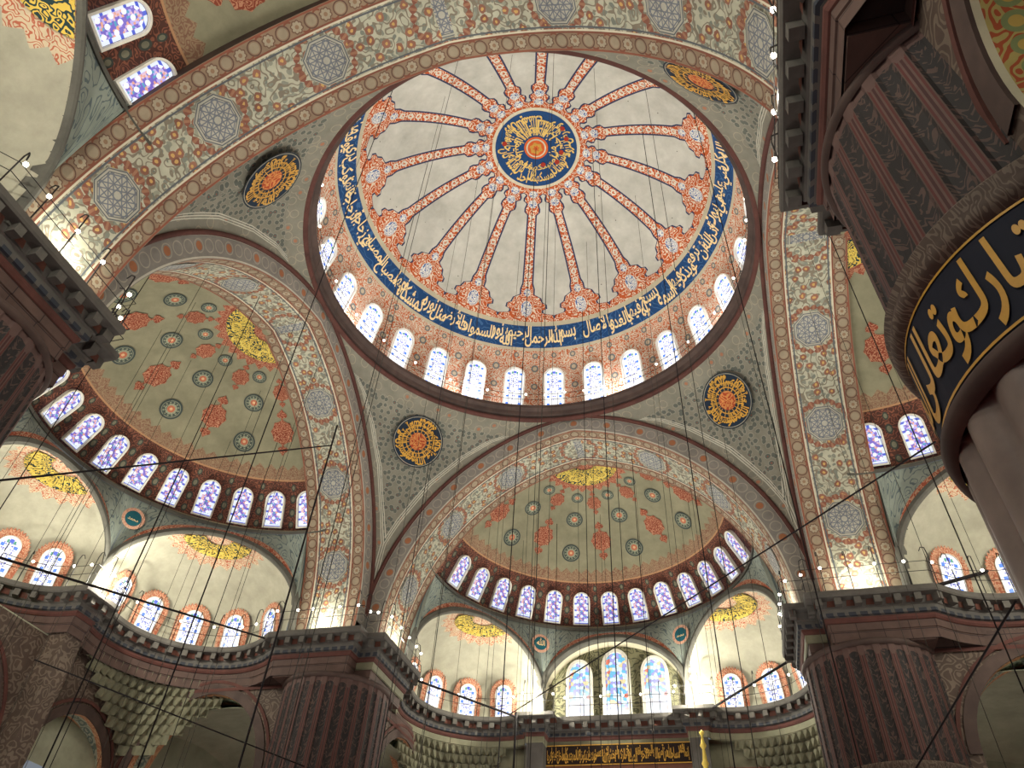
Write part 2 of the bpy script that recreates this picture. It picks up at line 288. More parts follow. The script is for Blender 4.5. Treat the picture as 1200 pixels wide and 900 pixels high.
    m=Mt('crescent_ground');u,v=m.x,m.y;q=m.xyz(m.f('MULTIPLY',m.f('SINE',u),v),m.f('MULTIPLY',m.f('COSINE',u),v));M['crescent']=m.done(m.mix(m.lace(q,4.6,.12,1.),rgb(34,56,60),rgb(206,178,80)))
    # glass: x in -w/2..w/2, y 0..h ; attributes encoded in material per type
    def glass(name,w,h,kind,st):
        m=Mt(name);u,v=m.x,m.y;hw=w/2
        top=m.f('MAXIMUM',m.f('SUBTRACT',v,h-hw),0.);rd=m.f('SQRT',u*u+top*top)
        edge=m.f('MINIMUM',m.f('SUBTRACT',hw,rd),v)      # distance to rim
        q=m.xyz(u,v);WH=(1,1,1);BL=(.03,.08,.62)
        if kind=='half':
            g=.27;a=m.mod(u,g*2);b=m.mod(v,g*1.732*1.1);a2=m.mod(u+g,g*2);b2=m.mod(v+g*.953,g*1.732*1.1)
            e=m.f('MINIMUM',m.f('SQRT',a*a+b*b),m.f('SQRT',a2*a2+b2*b2))
            d,c1,c2=m.vor(q,12.,rnd=.5);pc=m.mix(c1>.5,(.16,.10,.55),(.50,.42,.85));pc=m.mix(c1>.72,pc,(.75,.5,.62));pc=m.mix(c1>.9,pc,(.06,.35,.55));pc=m.mix(m.f('MULTIPLY',c2>.85,v<h),pc,(.8,.36,.22))
            pc=m.mix(e<.1,pc,(.92,.94,1));col=pc
            bd=m.mix(m.f('ABSOLUTE',m.mod(v,.46))<.06,(.80,.87,.97),BL);col=m.mix(edge<.15,col,bd)
            col=m.mix(m.f('MULTIPLY',m.f('ABSOLUTE',u)<.07,m.f('MULTIPLY',v>h-.16,1.)),col,BL)
            stn=1.
        elif kind in('drum','exedra'):
            d,c1,c2=m.vor(q,8. if kind=='drum' else 9.,rnd=.5)
            dots=m.f('MULTIPLY',m.f('MULTIPLY',d<.42,c1>(.55 if kind=='drum' else .42)),edge>.2)
            if kind=='drum': dots=m.f('MULTIPLY',dots,m.f('MAXIMUM',v>h*.45,c1>.93))
            col=m.mix(dots,WH,m.mix(c2,(.10,.12,.55),(.35,.40,.68)))
            sq=m.f('MULTIPLY',m.f('ABSOLUTE',m.mod(v,.62))<.09,m.f('ABSOLUTE',m.f('ABSOLUTE',u)-(hw-.22))<.09);col=m.mix(sq,col,(.02,.20,.85))
            tp=m.f('MULTIPLY',m.f('ABSOLUTE',u)<.1,m.f('ABSOLUTE',v-(h-.25))<.1);col=m.mix(tp,col,(.02,.1,.7))
            tg=m.f('MULTIPLY',m.f('ABSOLUTE',m.f('ABSOLUTE',u)-.17)<.06,m.f('ABSOLUTE',v-(h-.3))<.09);col=m.mix(tg,col,(.05,.35,.2))
        else:
            d,c1,c2=m.vor(q,4.5,rnd=.8);lead=m.vor(q,4.5,'DISTANCE_TO_EDGE',rnd=.8)<.035
            pc=m.mix(c1>.4,(.75,.95,1),(.10,.55,.85));pc=m.mix(c1>.62,pc,(.35,.35,.8));pc=m.mix(m.f('MULTIPLY',c1>.85,m.f('ABSOLUTE',u)>hw*.55),pc,(.85,.18,.08));pc=m.mix(m.f('MULTIPLY',c2>.85,1.),pc,(.95,.75,.35))
            pc=m.mix(m.f('MULTIPLY',lead,.75),pc,(.2,.22,.25));fade=m.f('MULTIPLY',m.f('SUBTRACT',1.,v/(h*(.65 if kind=='side' else .22))),1.6);fade=m.f('MINIMUM',m.f('MAXIMUM',fade,0.),1.);col=m.mix(m.f('MULTIPLY',fade,m.f('SUBTRACT',1.,m.f('MULTIPLY',c1,.3))),pc,WH)
        m.nt.links.new(col,m.b.inputs['Emission Color']);m.b.inputs['Emission Strength'].default_value=st;m.b.inputs['Base Color'].default_value=(.1,.1,.12,1);m.b.inputs['Roughness'].default_value=.25
        return m.mat
    M['g_drum']=glass('drum_stained_glass',1.3,3.5,'drum',1.25);M['g_half']=glass('half_dome_stained_glass',1.02,2.1,'half',1.1);M['g_ex']=glass('exedra_stained_glass',1.12,2.4,'exedra',1.2)
    M['g_mid']=glass('centre_stained_glass',1.5,4.35,'mid',1.15);M['g_side']=glass('side_stained_glass',1.45,3.75,'side',1.15)
build_mats()
# ---------------- mesh helpers ----------------
def mesh(name,vs,fs,uvs=None,smooth=False,mat=None):
    me=bpy.data.meshes.new(name);me.from_pydata([tuple(map(float,v)) for v in vs],[],fs)
    if uvs is not None:
        uv=me.uv_layers.new(name='UVMap');li=np.empty(len(me.loops),int);me.loops.foreach_get('vertex_index',li)
        uv.data.foreach_set('uv',np.asarray(uvs,float)[li].ravel())
    if smooth: me.polygons.foreach_set('use_smooth',[True]*len(me.polygons))
    if mat: me.materials.append(MAT[mat] if isinstance(mat,str) else mat)
    me.update();return me
def ob(name,me,parent=None,loc=None):
    o=bpy.data.objects.new(name,me);COL.objects.link(o)
    if parent: o.parent=parent; o.location=-parent.location if loc is None else loc
    elif loc is not None: o.location=loc
    return o
def tag(o,label=None,cat=None,group=None,kind=None):
    if label:o['label']=label
    if cat:o['category']=cat
    if group:o['group']=group
    if kind:o['kind']=kind
    return o
def thing(name,loc,label,cat,group=None,kind=None):
    o=bpy.data.objects.new(name,None);COL.objects.link(o);o.location=loc;o.empty_display_size=.3
    return tag(o,label,cat,group,kind)
def grid(P,UV=None,keep=None,closed=False):
    P=np.asarray(P,float);nu,nv=P.shape[:2];fs=[]
    for i in range(nu if closed else nu-1):
        for j in range(nv-1):
            a=i*nv+j;b=((i+1)%nu)*nv+j
            if keep is None or keep(P[i,j]): fs.append((a,b,b+1,a+1))
    return P.reshape(-1,3),fs,(None if UV is None else np.asarray(UV,float).reshape(-1,2))
class MB:
    def __init__(s): s.v=[];s.f=[];s.uv=[]
    def add(s,vs,fs,uvs=None):
        n=len(s.v);s.v+= [tuple(v) for v in vs];s.f+=[tuple(i+n for i in f) for f in fs];s.uv+=[tuple(u) for u in uvs] if uvs is not None else [(0,0)]*len(vs)
    def box(s,c,x,y,z,sx,sy,sz):
        c=Vector(c);x=Vector(x);y=Vector(y);z=Vector(z);A=[(x,sx),(y,sy),(z,sz)]
        for i in range(3):
            n,ln=A[i];p,lp=A[(i+1)%3];q,lq=A[(i+2)%3]
            if i==0: p,lp,q,lq=A[1]+A[2]
            if i==1: p,lp,q,lq=A[0]+A[2]
            for sg in(-1,1):
                o=c+n*(sg*ln/2);s.add([o-p*lp/2-q*lq/2,o+p*lp/2-q*lq/2,o+p*lp/2+q*lq/2,o-p*lp/2+q*lq/2],[(0,1,2,3) if sg>0 else (3,2,1,0)],[(-lp/2,-lq/2),(lp/2,-lq/2),(lp/2,lq/2),(-lp/2,lq/2)])
    def tube(s,pts,r,n=6):
        pts=[Vector(p) for p in pts];rings=[]
        for i,p in enumerate(pts):
            t=(pts[min(i+1,len(pts)-1)]-pts[max(i-1,0)]).normalized();a=t.orthogonal().normalized() if i==0 else (a0-t*a0.dot(t)).normalized();a0=a;b=t.cross(a)
            rings.append([p+(a*math.cos(2*PI*k/n)+b*math.sin(2*PI*k/n))*r for k in range(n)])
        vs=[v for R in rings for v in R];fs=[(i*n+k,i*n+(k+1)%n,(i+1)*n+(k+1)%n,(i+1)*n+k) for i in range(len(pts)-1) for k in range(n)]
        fs+=[tuple(range(n))[::-1],tuple(range((len(pts)-1)*n,len(pts)*n))];s.add(vs,fs)
    def me(s,name,mat,smooth=False): return mesh(name,s.v,s.f,s.uv,smooth,mat)
def arcpts(s,e,zs,n=60):   # pointed arch: (lateral, z, arclength from apex)
    rho=s+e;th0=math.acos(e/rho);o=[]
    for i in range(n+1):
        a=th0*i/n;o.append((-(rho*math.cos(a)-e),zs+rho*math.sin(a),-(th0-a)*rho))
    for i in range(1,n+1):
        a=th0*(1-i/n);o.append((rho*math.cos(a)-e,zs+rho*math.sin(a),(th0-a)*rho))
    return o
# ---------------- Arabic lettering ----------------
AR={'ا':(0xFE8D,2),'ب':(0xFE8F,4),'ت':(0xFE95,4),'ث':(0xFE99,4),'ج':(0xFE9D,4),'ح':(0xFEA1,4),'خ':(0xFEA5,4),'د':(0xFEA9,2),'ذ':(0xFEAB,2),'ر':(0xFEAD,2),'ز':(0xFEAF,2),'س':(0xFEB1,4),'ش':(0xFEB5,4),'ص':(0xFEB9,4),'ض':(0xFEBD,4),'ط':(0xFEC1,4),'ظ':(0xFEC5,4),'ع':(0xFEC9,4),'غ':(0xFECD,4),'ف':(0xFED1,4),'ق':(0xFED5,4),'ك':(0xFED9,4),'ل':(0xFEDD,4),'م':(0xFEE1,4),'ن':(0xFEE5,4),'ه':(0xFEE9,4),'و':(0xFEED,2),'ي':(0xFEF1,4),'ى':(0xFEEF,2),'ة':(0xFE93,2),'أ':(0xFE83,2),'إ':(0xFE87,2),'آ':(0xFE81,2),'ئ':(0xFE89,4),'ء':(0xFE80,1)}
def shape(w):
    if w=='الله': return '\uFDF2'
    out=[];i=0;prev=False
    while i<len(w):
        c=w[i]
        if c=='ل' and i+1<len(w) and w[i+1] in 'اأآإ':
            b={'ا':0xFEFB,'أ':0xFEF7,'آ':0xFEF5,'إ':0xFEF9}[w[i+1]];out.append(chr(b+(1 if prev else 0)));prev=False;i+=2;continue
        base,n=AR[c];nx=i+1<len(w) and AR[w[i+1]][1]>1
        if n==4: k=(3 if prev and nx else 1 if prev else 2 if nx else 0);prev=nx
        elif n==2: k=1 if prev else 0;prev=False
        else: k=0;prev=False
        out.append(chr(base+k));i+=1
    return ''.join(reversed(out))
_wc={}
def word(w,bold=.02):
    if w in _wc: return _wc[w]
    cu=bpy.data.curves.new('lettering','FONT');cu.body=shape(w);cu.resolution_u=2;cu.offset=bold
    o=bpy.data.objects.new('lettering',cu);COL.objects.link(o);dg=bpy.context.evaluated_depsgraph_get();me=o.evaluated_get(dg).to_mesh()
    n=len(me.vertices);vs=np.empty(n*3);me.vertices.foreach_get('co',vs);vs=vs.reshape(-1,3)[:,:2].copy();fs=[tuple(p.vertices) for p in me.polygons]
    o.evaluated_get(dg).to_mesh_clear();bpy.data.objects.remove(o);bpy.data.curves.remove(cu)
    if n==0: vs=np.zeros((3,2));fs=[(0,1,2)]
    vs[:,0]-=vs[:,0].min();_wc[w]=(vs,fs,vs[:,0].max());return _wc[w]
def band_text(words,length,height,rows=2,x0=0.):
    """two interlocking rows of words read right to left, squeezed to length; returns verts (x from right end going left = negative), faces"""
    W_=[word(w) for w in words];tot=sum(w[2]+.12 for w in W_);sc=length/tot
    allv=[];allf=[];n=0;x=0.
    for i,(v,f,wd) in enumerate(W_):
        lo,hi=v[:,1].min(),v[:,1].max();ww=wd*sc*(1.35 if rows==2 else 1.12);hh=height*(.82 if rows==2 else .97)
        y=(v[:,1]-lo)/(hi-lo+1e-6)*hh+((i%2)*height*.18 if rows==2 else 0)
        xx=x-(1-v[:,0]/wd)*ww
        allv.append(np.stack([xx+x0,y],1));allf+=[tuple(k+n for k in p) for p in f];n+=len(v);x-=(wd+.12)*sc
    return np.concatenate(allv),allf
# ---------------- main dome ----------------
RD,ZD=13.35,32.6
def sphere_cap(R,zc,cx,cy,a0,a1,s0,s1,nu,nv,keep=None,closed=False):
    P=[];UV=[]
    for i in range(nu+(0 if closed else 1)):
        a=a0+(a1-a0)*i/nu;row=[];ru=[]
        for j in range(nv+1):
            s=s0+(s1-s0)*j/nv;r=R*math.sin(s/R);row.append((cx+r*math.sin(a),cy+r*math.cos(a),zc+R*math.cos(s/R)));ru.append((a,s))
        P.append(row);UV.append(ru)
    return grid(P,UV,keep,closed)
dome=thing('main_dome',(0,0,32.7),'great central dome with sixteen orange ribs on cream plaster around a navy calligraphy disc','dome')
v,f,uv=sphere_cap(RD,ZD,0,0,-PI,PI,2.75,20.9,192,60)
ob('dome_shell',mesh('dome_shell',v,f,uv,True,'dome'),dome)
# apex medallion
def on_dome(az,s,off=.04,R=RD,zc=ZD,cx=0,cy=0):
    r=(R-off)*math.sin(s/R);return (cx+r*math.sin(az),cy+r*math.cos(az),zc+(R-off)*math.cos(s/R))
def capdisc(name,s1,mat,par,off,s0=0.001,n=64):
    P=[[on_dome(a*2*PI/n,s0+(s1-s0)*j/6,off) for j in range(7)] for a in range(n)];UV=[[(0,0)]*7]*n
    v,f,u=grid(P,UV,None,True);return ob(name,mesh(name,v,f,u,True,mat),par)
tag(capdisc('medallion_border',3.02,'cream',dome,.03),'pale ring around the navy apex disc');med=capdisc('medallion_ground',2.8,'navy',dome,.06)
tag(med,'navy blue disc at the dome apex');capdisc('medallion_rim',.82,'wax',dome,.09);capdisc('medallion_centre',.68,'cream',dome,.11);capdisc('medallion_boss',.58,'wax',dome,.13);
mb=MB()
for i in range(6):
    a=i*PI/3;c=[on_dome(a+.35*math.sin(t*PI/3)/max(.5,.9),.3+.17*math.cos(t*PI/3),.16) for t in range(6)];mb.add(c,[tuple(range(6))])
    c=[on_dome(a+PI/6+.28*math.cos(t*PI/4),.3+.08*math.sin(t*PI/4),.18) for t in range(8)];mb.add(c,[tuple(range(8))])
ob('medallion_flower',mb.me('medallion_flower','gold'),dome)
mwords='إن الله يمسك السموات والأرض أن تزولا ولئن زالتا إن أمسكهما من أحد من بعده إنه كان حليما غفورا'.split()
mb=MB()
def ring_text(mb,words,fn,circ,rin,rout,a0,rows=2,step=1):
    v,f=band_text(words,circ,rout-rin,rows);  # letters' feet towards the rim of the disc
    P=[fn(a0-x/circ*2*PI,rout-y) for x,y in v];mb.add(P,f)
ring_text(mb,mwords,lambda a,s:on_dome(-a,s,.1),2*PI*1.9,1.35,2.65,PI*.8)
ring_text(mb,mwords[::-1][:9],lambda a,s:on_dome(-a,s,.1),2*PI*1.2,.9,1.75,0.4)
for i in range(26):   # radial strokes of the tall letters
    a=PI*.72+i*.09+(.12 if i%5==0 else 0)
    if i<18: mb.add([on_dome(a-.025,.95,.1),on_dome(a+.025,.95,.1),on_dome(a+.012,2.15,.1),on_dome(a-.012,2.15,.1)],[(0,1,2,3)])
ob('medallion_inscription',mb.me('medallion_inscription','goldpale'),dome)
for a,s in ((1.2,1.75),(2.05,2.35),(1.7,2.2),(-2.0,2.2),(.15,1.3),(.75,1.75)):
    mb=MB();c=[on_dome(a+.075*math.sin(t*PI/5)*2/s*(1.2 if s>1 else 1),s+.17*math.cos(t*PI/5),.14) for t in range(10)];mb.add(c,[tuple(range(10))]);ob('red_drop',mb.me('red_drop','reddisc'),dome)
ayat='بسم الله الرحمن الرحيم الله نور السموات والأرض مثل نوره كمشكاة فيها مصباح المصباح في زجاجة الزجاجة كأنها كوكب دري يوقد من شجرة مباركة زيتونة لا شرقية ولا غربية يكاد زيتها يضيء ولو لم تمسسه نار نور على نور يهدي الله لنوره من يشاء ويضرب الله الأمثال للناس والله بكل شيء عليم في بيوت أذن الله أن ترفع ويذكر فيها اسمه يسبح له فيها بالغدو والآصال'.split()
circ=2*PI*11.45;v,f=band_text(ayat,circ*.985,1.62)
A0=math.radians(2.)
mb=MB();mb.add([on_dome(A0+x/11.45,14.66-y,.05) for x,y in v],f);ob('dome_inscription',mb.me('dome_inscription','script'),dome)
# ring cornice under the drum
def lathe(prof,n=128,a0=0,a1=2*PI,c=(0,0)):
    P=[];UV=[];cl=abs(a1-a0-2*PI)<1e-6;L=[0]
    for j in range(1,len(prof)): L.append(L[-1]+math.dist(prof[j],prof[j-1]))
    for i in range(n+(0 if cl else 1)):
        a=a0+(a1-a0)*i/n;P.append([(c[0]+r*math.sin(a),c[1]+r*math.cos(a),z) for r,z in prof]);UV.append([(a*12,l) for l in L])
    return grid(P,UV,None,cl)
def rope(mb,pts,r,n=8): mb.tube(pts,r,n)
rc=thing('ring_cornice',(0,0,31.8),'dark moulded ring cornice with a walkway beneath the drum windows of the central dome','cornice')
v,f,uv=lathe([(13.6,32.95),(11.85,32.95),(11.75,32.85),(11.75,32.6),(11.95,32.45),(12.0,32.2),(12.15,32.1),(12.15,31.95)]);ob('cornice_stone',mesh('cornice_stone',v,f,uv,False,'darkstone'),rc)
v,f,uv=lathe([(12.15,32.02),(12.02,31.95),(11.98,31.85),(12.05,31.74),(12.22,31.72)]);tag(ob('red_torus',mesh('red_torus',v,f,uv,True,'red'),rc),'red half-round moulding')
# ---------------- great arches, pendentives ----------------
E_,ZS=2.284,17.507
names=['far','left','near','right'];NM=['north','west','south','east']
side=['facing the entrance side, over the text panel','on the left','overhead, sweeping across the top left','on the right, beside the near pillar']
S1,S2,S3=12.513,11.34,11.25;A1,A2,A3=12.27,12.33,16.18
albl=['pointed great arch framing the far half dome above the long inscription panel','pointed great arch framing the left half dome, flower-painted soffit seen beside it','near overhead great arch crossing the top of the view with octagons on its soffit','great arch on the right running down behind the nearest pillar to the right pillar']
for k in range(4):
    A=thing('great_arch',T(k,0,14.2,17.5),albl[k],'arch','great arches carrying the central dome')
    p2=arcpts(S2,E_,ZS,50);
    P=[[T(k,t,A2+(A3-A2)*j/4,z) for j in range(5)] for t,z,s in p2];UV=[[(s,3.9*j/4) for j in range(5)] for t,z,s in p2]
    v,f,u=grid(P,UV);ob('soffit',mesh('soffit',v,f,u,True,'soffit'),A)
    p1=arcpts(S1,E_,ZS,50)
    P=[[T(k,a[0]*(1-w)+b[0]*w,A2,a[1]*(1-w)+b[1]*w) for w in(0,1)] for a,b in zip(p2,p1)];UV=[[(a[2],0),(a[2],1.1)] for a in p2]
    v,f,u=grid(P,UV);ob('archivolt',mesh('archivolt',v,f,u,False,'archivolt'),A)
    mb=MB();mb.tube([T(k,t,A2-.08,z) for t,z,s in p1],.13,8);tag(ob('red_moulding',mb.me('red_moulding','red',True),A),'red rope moulding along the arch edge')
    # back of the arch up to the half dome
    p3=arcpts(S2+2.2,E_,ZS,50);P=[[T(k,a[0]*(1-w)+b[0]*w,A3,a[1]*(1-w)+b[1]*w) for w in(0,1)] for a,b in zip(p2,p3)]
    v,f,u=grid(P,None);ob('arch_back',mesh('arch_back',v,f,None,False,'darkstone'),A)
    rho=S2+E_;b0=math.asin(E_/rho)
    for i in range(-3,4):   # octagon panels on the soffit
        sg=1 if i>=0 else -1;a=abs(i)*5.05/rho+b0;
        if i==0: n=Vector((0,0,-1));c=(0,ZS+rho*math.cos(b0));tv=Vector((1,0))
        else: c=(sg*(rho*math.sin(a)-E_),ZS+rho*math.cos(a));tv=Vector((math.cos(a),-sg*math.sin(a)))
        nn=Vector((-c[0]-(sg*E_ if i else 0),ZS-c[1])).normalized()
        vs=[];us=[]
        for q in range(8):
            aa=(q+.5)*PI/4;x,y=math.cos(aa)*.98,math.sin(aa)*.98;vs.append(T(k,c[0]+tv[0]*x+nn[0]*.05,14.25+y,c[1]+tv[1]*x+nn[1]*.05));us.append((x,y))
        ob('octagon_panel',mesh('octagon_panel',vs,[tuple(range(8))],us,False,'octagon'),A)
# pendentives
R0,Z0=12.18,31.75
def zL1(t):
    rho=S1+E_;return ZS+math.sqrt(max(rho*rho-(abs(t)+E_)**2,0))
plab=['painted pendentive with a navy and gold roundel above the lower left pillar','pendentive with a dark roundel at upper left, between the left arch and the overhead arch','pendentive at upper right partly hidden by the overhead arch, its roundel seen edge-on','painted pendentive with a navy and gold roundel above the lower right pillar']
def pend_pt(k,phi,w,off=0):
    # phi: -45..45 deg from the diagonal
    ph=PI/4+phi;rm=A1/max(math.cos(ph),math.sin(ph));t_lat=A1*math.tan(min(ph,PI/2-ph));ze=zL1(t_lat)
    g=.545*w+.455*(1-math.sqrt(max(0,1-w*w)));r=R0+(rm-R0)*w-off;z=Z0-(Z0-ze)*g-off*.6
    return T(k,-r*math.sin(PI/2-ph),r*math.cos(PI/2-ph),z)  # corner between k and k+1 (north-west for k=0)
for k in range(4):
    cz=T(k,-12.3,12.3,19.9)
    A=thing('pendentive',cz,plab[k if k<2 else (2 if k==2 else 3)],'pendentive','four pendentives')
    P=[];UV=[]
    for i in range(81):
        phi=-PI/4+PI/2*i/80;row=[];ru=[];L=0
        for j in range(29):
            w=j/28;p=pend_pt(k,phi,w);row.append(p)
            if j: L+=math.dist(p,row[-2])
            ru.append((math.hypot(p[0],p[1])*math.sin(phi),L))
        P.append(row);UV.append(ru)
    v,f,u=grid(P,UV);ob('pendentive_shell',mesh('pendentive_shell',v,f,u,True,'pend'),A)
    c=Vector(pend_pt(k,0,.315));c1=Vector(pend_pt(k,0,.33));c0=Vector(pend_pt(k,0,.30));dn=(c1-c0).normalized();lt=Vector(pend_pt(k,.02,.315))-Vector(pend_pt(k,-.02,.315));lt.normalize();nn=lt.cross(dn)
    if nn.dot(Vector((-c.x,-c.y,-5)))<0: nn=-nn
    if k in(0,3) or True:
        Rr=1.68;n=48;ax=lt;ay=nn.cross(ax).normalized()
        if ay.z<0: ay=-ay
        def lp(x,y,o=.0):   # a slightly dished disc on the pendentive
            return c+ax*x+ay*y+nn*(.07+(x*x+y*y)*.02+o)
        P=[[lp(Rr*q/8*math.cos(a*2*PI/n),Rr*q/8*math.sin(a*2*PI/n)) for q in range(9)] for a in range(n)];UV=[[(q/8*math.cos(a*2*PI/n),q/8*math.sin(a*2*PI/n)) for q in range(9)] for a in range(n)]
        v,f,u=grid(P,UV,None,True);ro=tag(ob('roundel',mesh('roundel',v,f,u,True,'proundel'),A),'navy roundel with gold lettering around a red centre')
        mb=MB();tw='لا إله إلا الله محمد رسول الله لا إله إلا الله محمد رسول الله'.split();v,f=band_text(tw,2*PI*1.2,.95,2)
        sgn=1
        vv=[]
        for x,y in v:
            a=-x/1.2*sgn;r=1.53-y;vv.append(lp(r*math.cos(a)*-1,r*math.sin(a),.04))
        mb.add(vv,f)
        for i in range(16):
            a=i*PI/8;d=.02;mb.add([lp(r*math.cos(a+s_*d/r),r*math.sin(a+s_*d/r),.04) for r,s_ in((.6,-1),(.6,1),(1.04,1),(1.04,-1))],[(0,1,2,3)])
        g=mb.me('roundel_script','gold');o=ob('roundel_script',g,ro,loc=(0,0,0))
# ---------------- windows ----------------
def arch_outline(w,h,n=10,pt=0.):
    hw=w/2;o=[(-hw,0.)];
    for i in range(2*n+1):
        a=PI-PI*i/(2*n);o.append((hw*math.cos(a),h-hw*(1+pt)+hw*(1+pt)*math.sin(a)))
    o.append((hw,0.));return o
def win_protos(key,w,h,glass,fw=.1,fd=.16,sur=None,pt=0.):
    O=arch_outline(w,h,pt=pt);gl=mesh('glazing_'+key,[(x,.0,z) for x,z in O],[tuple(range(len(O)))],[(x,z) for x,z in O],False,glass)
    O2=arch_outline(w+2*fw,h+fw,pt=pt);mb=MB();n=len(O)
    vs=[(x,-.03,z) for x,z in O]+[(x,-fd,z) for x,z in O]+[(x,-fd,z) for x,z in O2]+[(x,.06,z) for x,z in O2]
    fs=[]
    for i in range(n-1):
        for a in range(3): fs.append((a*n+i,a*n+i+1,(a+1)*n+i+1,(a+1)*n+i))
    mb.add(vs,fs);mb.box((0,-fd/2,-.04),(1,0,0),(0,1,0),(0,0,1),w+2*fw,fd,.1)
    fr=mb.me('frame_'+key,'white');su=None
    if sur:
        O3=arch_outline(w+2*fw+2*sur,h+fw+sur,16);O2=arch_outline(w+2*fw-.04,h+fw,16);n=len(O2);sc=[]
        for i,(x,z) in enumerate(O3):
            cx,cz=0,h*.45;k=1+(.035 if i%2 else -.035);sc.append((x*k,(z-0)*(1+(.03 if i%2 else -.03)) if z>0 else z))
        vs=[(x,.02,z) for x,z in O2]+[(x,.02,z) for x,z in sc];fs=[(i,i+1,n+i+1,n+i) for i in range(n-1)];su=mesh('surround_'+key,vs,fs,[(v[0],v[2]) for v in vs],False,'surround')
    return gl,fr,su
WP={'drum':win_protos('drum',1.3,3.5,'g_drum'),'half':win_protos('half',1.02,2.1,'g_half',.09),'ex':win_protos('exedra',1.12,2.4,'g_ex',.03,.06,.38),'mid':win_protos('centre',1.5,4.35,'g_mid',.22,.2,None,.25),'side':win_protos('side',1.45,3.75,'g_side',.2,.2,None,.25)}
WN=[0]
ORD=['first','second','third','fourth','fifth','sixth','seventh','eighth','ninth','tenth','eleventh','twelfth','thirteenth','fourteenth','fifteenth','sixteenth','seventeenth','eighteenth','nineteenth']
def window(kind,pos,normal,up,label,group):
    """normal points into the room"""
    WN[0]+=1;n=Vector(normal).normalized();u=(Vector(up)-n*Vector(up).dot(n)).normalized();x=u.cross(n)   # local -y = normal
    x=(-n).cross(u) ;M4=Matrix(((x.x,-n.x,u.x,pos[0]),(x.y,-n.y,u.y,pos[1]),(x.z,-n.z,u.z,pos[2]),(0,0,0,1)))
    o=bpy.data.objects.new('window_%d'%WN[0],None);COL.objects.link(o);o.matrix_world=M4;tag(o,label,'window',group,'structure')
    g,fr,su=WP[kind]
    for nm,me in(('glazing',g),('frame',fr),('painted_surround',su)):
        if me: c=bpy.data.objects.new(nm,me);COL.objects.link(c);c.parent=o
    return o
for i in range(28):
    j=(i+.5) if i<14 else i-28+.5;a=j*2*PI/28
    if abs(j)>9.6: continue
    z=33.45;R=RD-.08;rb=math.sqrt(R*R-(z-ZD)**2);zt=z+3.5;rt=math.sqrt(R*R-(zt-ZD)**2)
    pb=Vector((rb*math.sin(a),rb*math.cos(a),z));pt=Vector((rt*math.sin(a),rt*math.cos(a),zt));up=pt-pb;n=Vector((-math.sin(a),-math.cos(a),0))
    n=(n-up*n.dot(up)/up.length_squared).normalized();pb=pb+n*.14
    if j>0: lb=ORD[int(j)]+' window right of the centre line in the drum of the central dome'
    else: lb=ORD[int(-j)]+' window left of the centre line in the drum of the central dome'
    window('drum',pb,n,up,lb,'drum windows of the central dome')
# ---------------- half domes ----------------
RH,ZH,YH=11.21,19.69,15.8
Hlab=['far half dome above the inscription panel, olive plaster with red pendants and grey roundels','left half dome, olive plaster with red pendants, grey roundels and a gold crescent','near half dome glimpsed at the top left corner behind the overhead arch','right half dome glimpsed between the right arch and the nearest pillar']
hn=['far','left','near','right']
def on_half(k,az,s,off=.05):
    r=(RH-off)*math.sin(s/RH);return T(k,r*math.sin(az),YH+r*math.cos(az),ZH+(RH-off)*math.cos(s/RH))
def blob(k,az,s,outline,mat,par,name,fn=on_half,off=.05,scale=1.,R=RH):
    """flat painted motif laid on the sphere; outline in metres (x sideways, y up towards the apex)"""
    vs=[];us=[]
    rings=4;n=len(outline)
    rr=R*math.sin(s/R)
    for q in range(rings+1):
        for x,y in outline:
            x1,y1=x*q/rings*scale,y*q/rings*scale;ss=s-y1;vs.append(fn(k,az+x1/max(rr,.5),ss,off));us.append((x*q/rings,y*q/rings))
    fs=[(q*n+i,q*n+(i+1)%n,(q+1)*n+(i+1)%n,(q+1)*n+i) for q in range(rings) for i in range(n)]
    return ob(name,mesh(name,vs,fs,us,False,mat),par)
CIRC=[(math.cos(i*PI/14),math.sin(i*PI/14)) for i in range(28)]
def pend_outline(L=1.):
    o=[]
    for i in range(24):
        a=2*PI*i/24;r=.62*(1+.09*math.cos(a*8));o.append((r*math.sin(a),r*math.cos(a)*1.12))
    return o
HEART=[(.0,.34),(.1,.2),(.26,.06),(.28,-.08),(.16,-.17),(.06,-.15),(.05,-.3),(-.05,-.3),(-.06,-.15),(-.16,-.17),(-.28,-.08),(-.26,.06),(-.1,.2)]
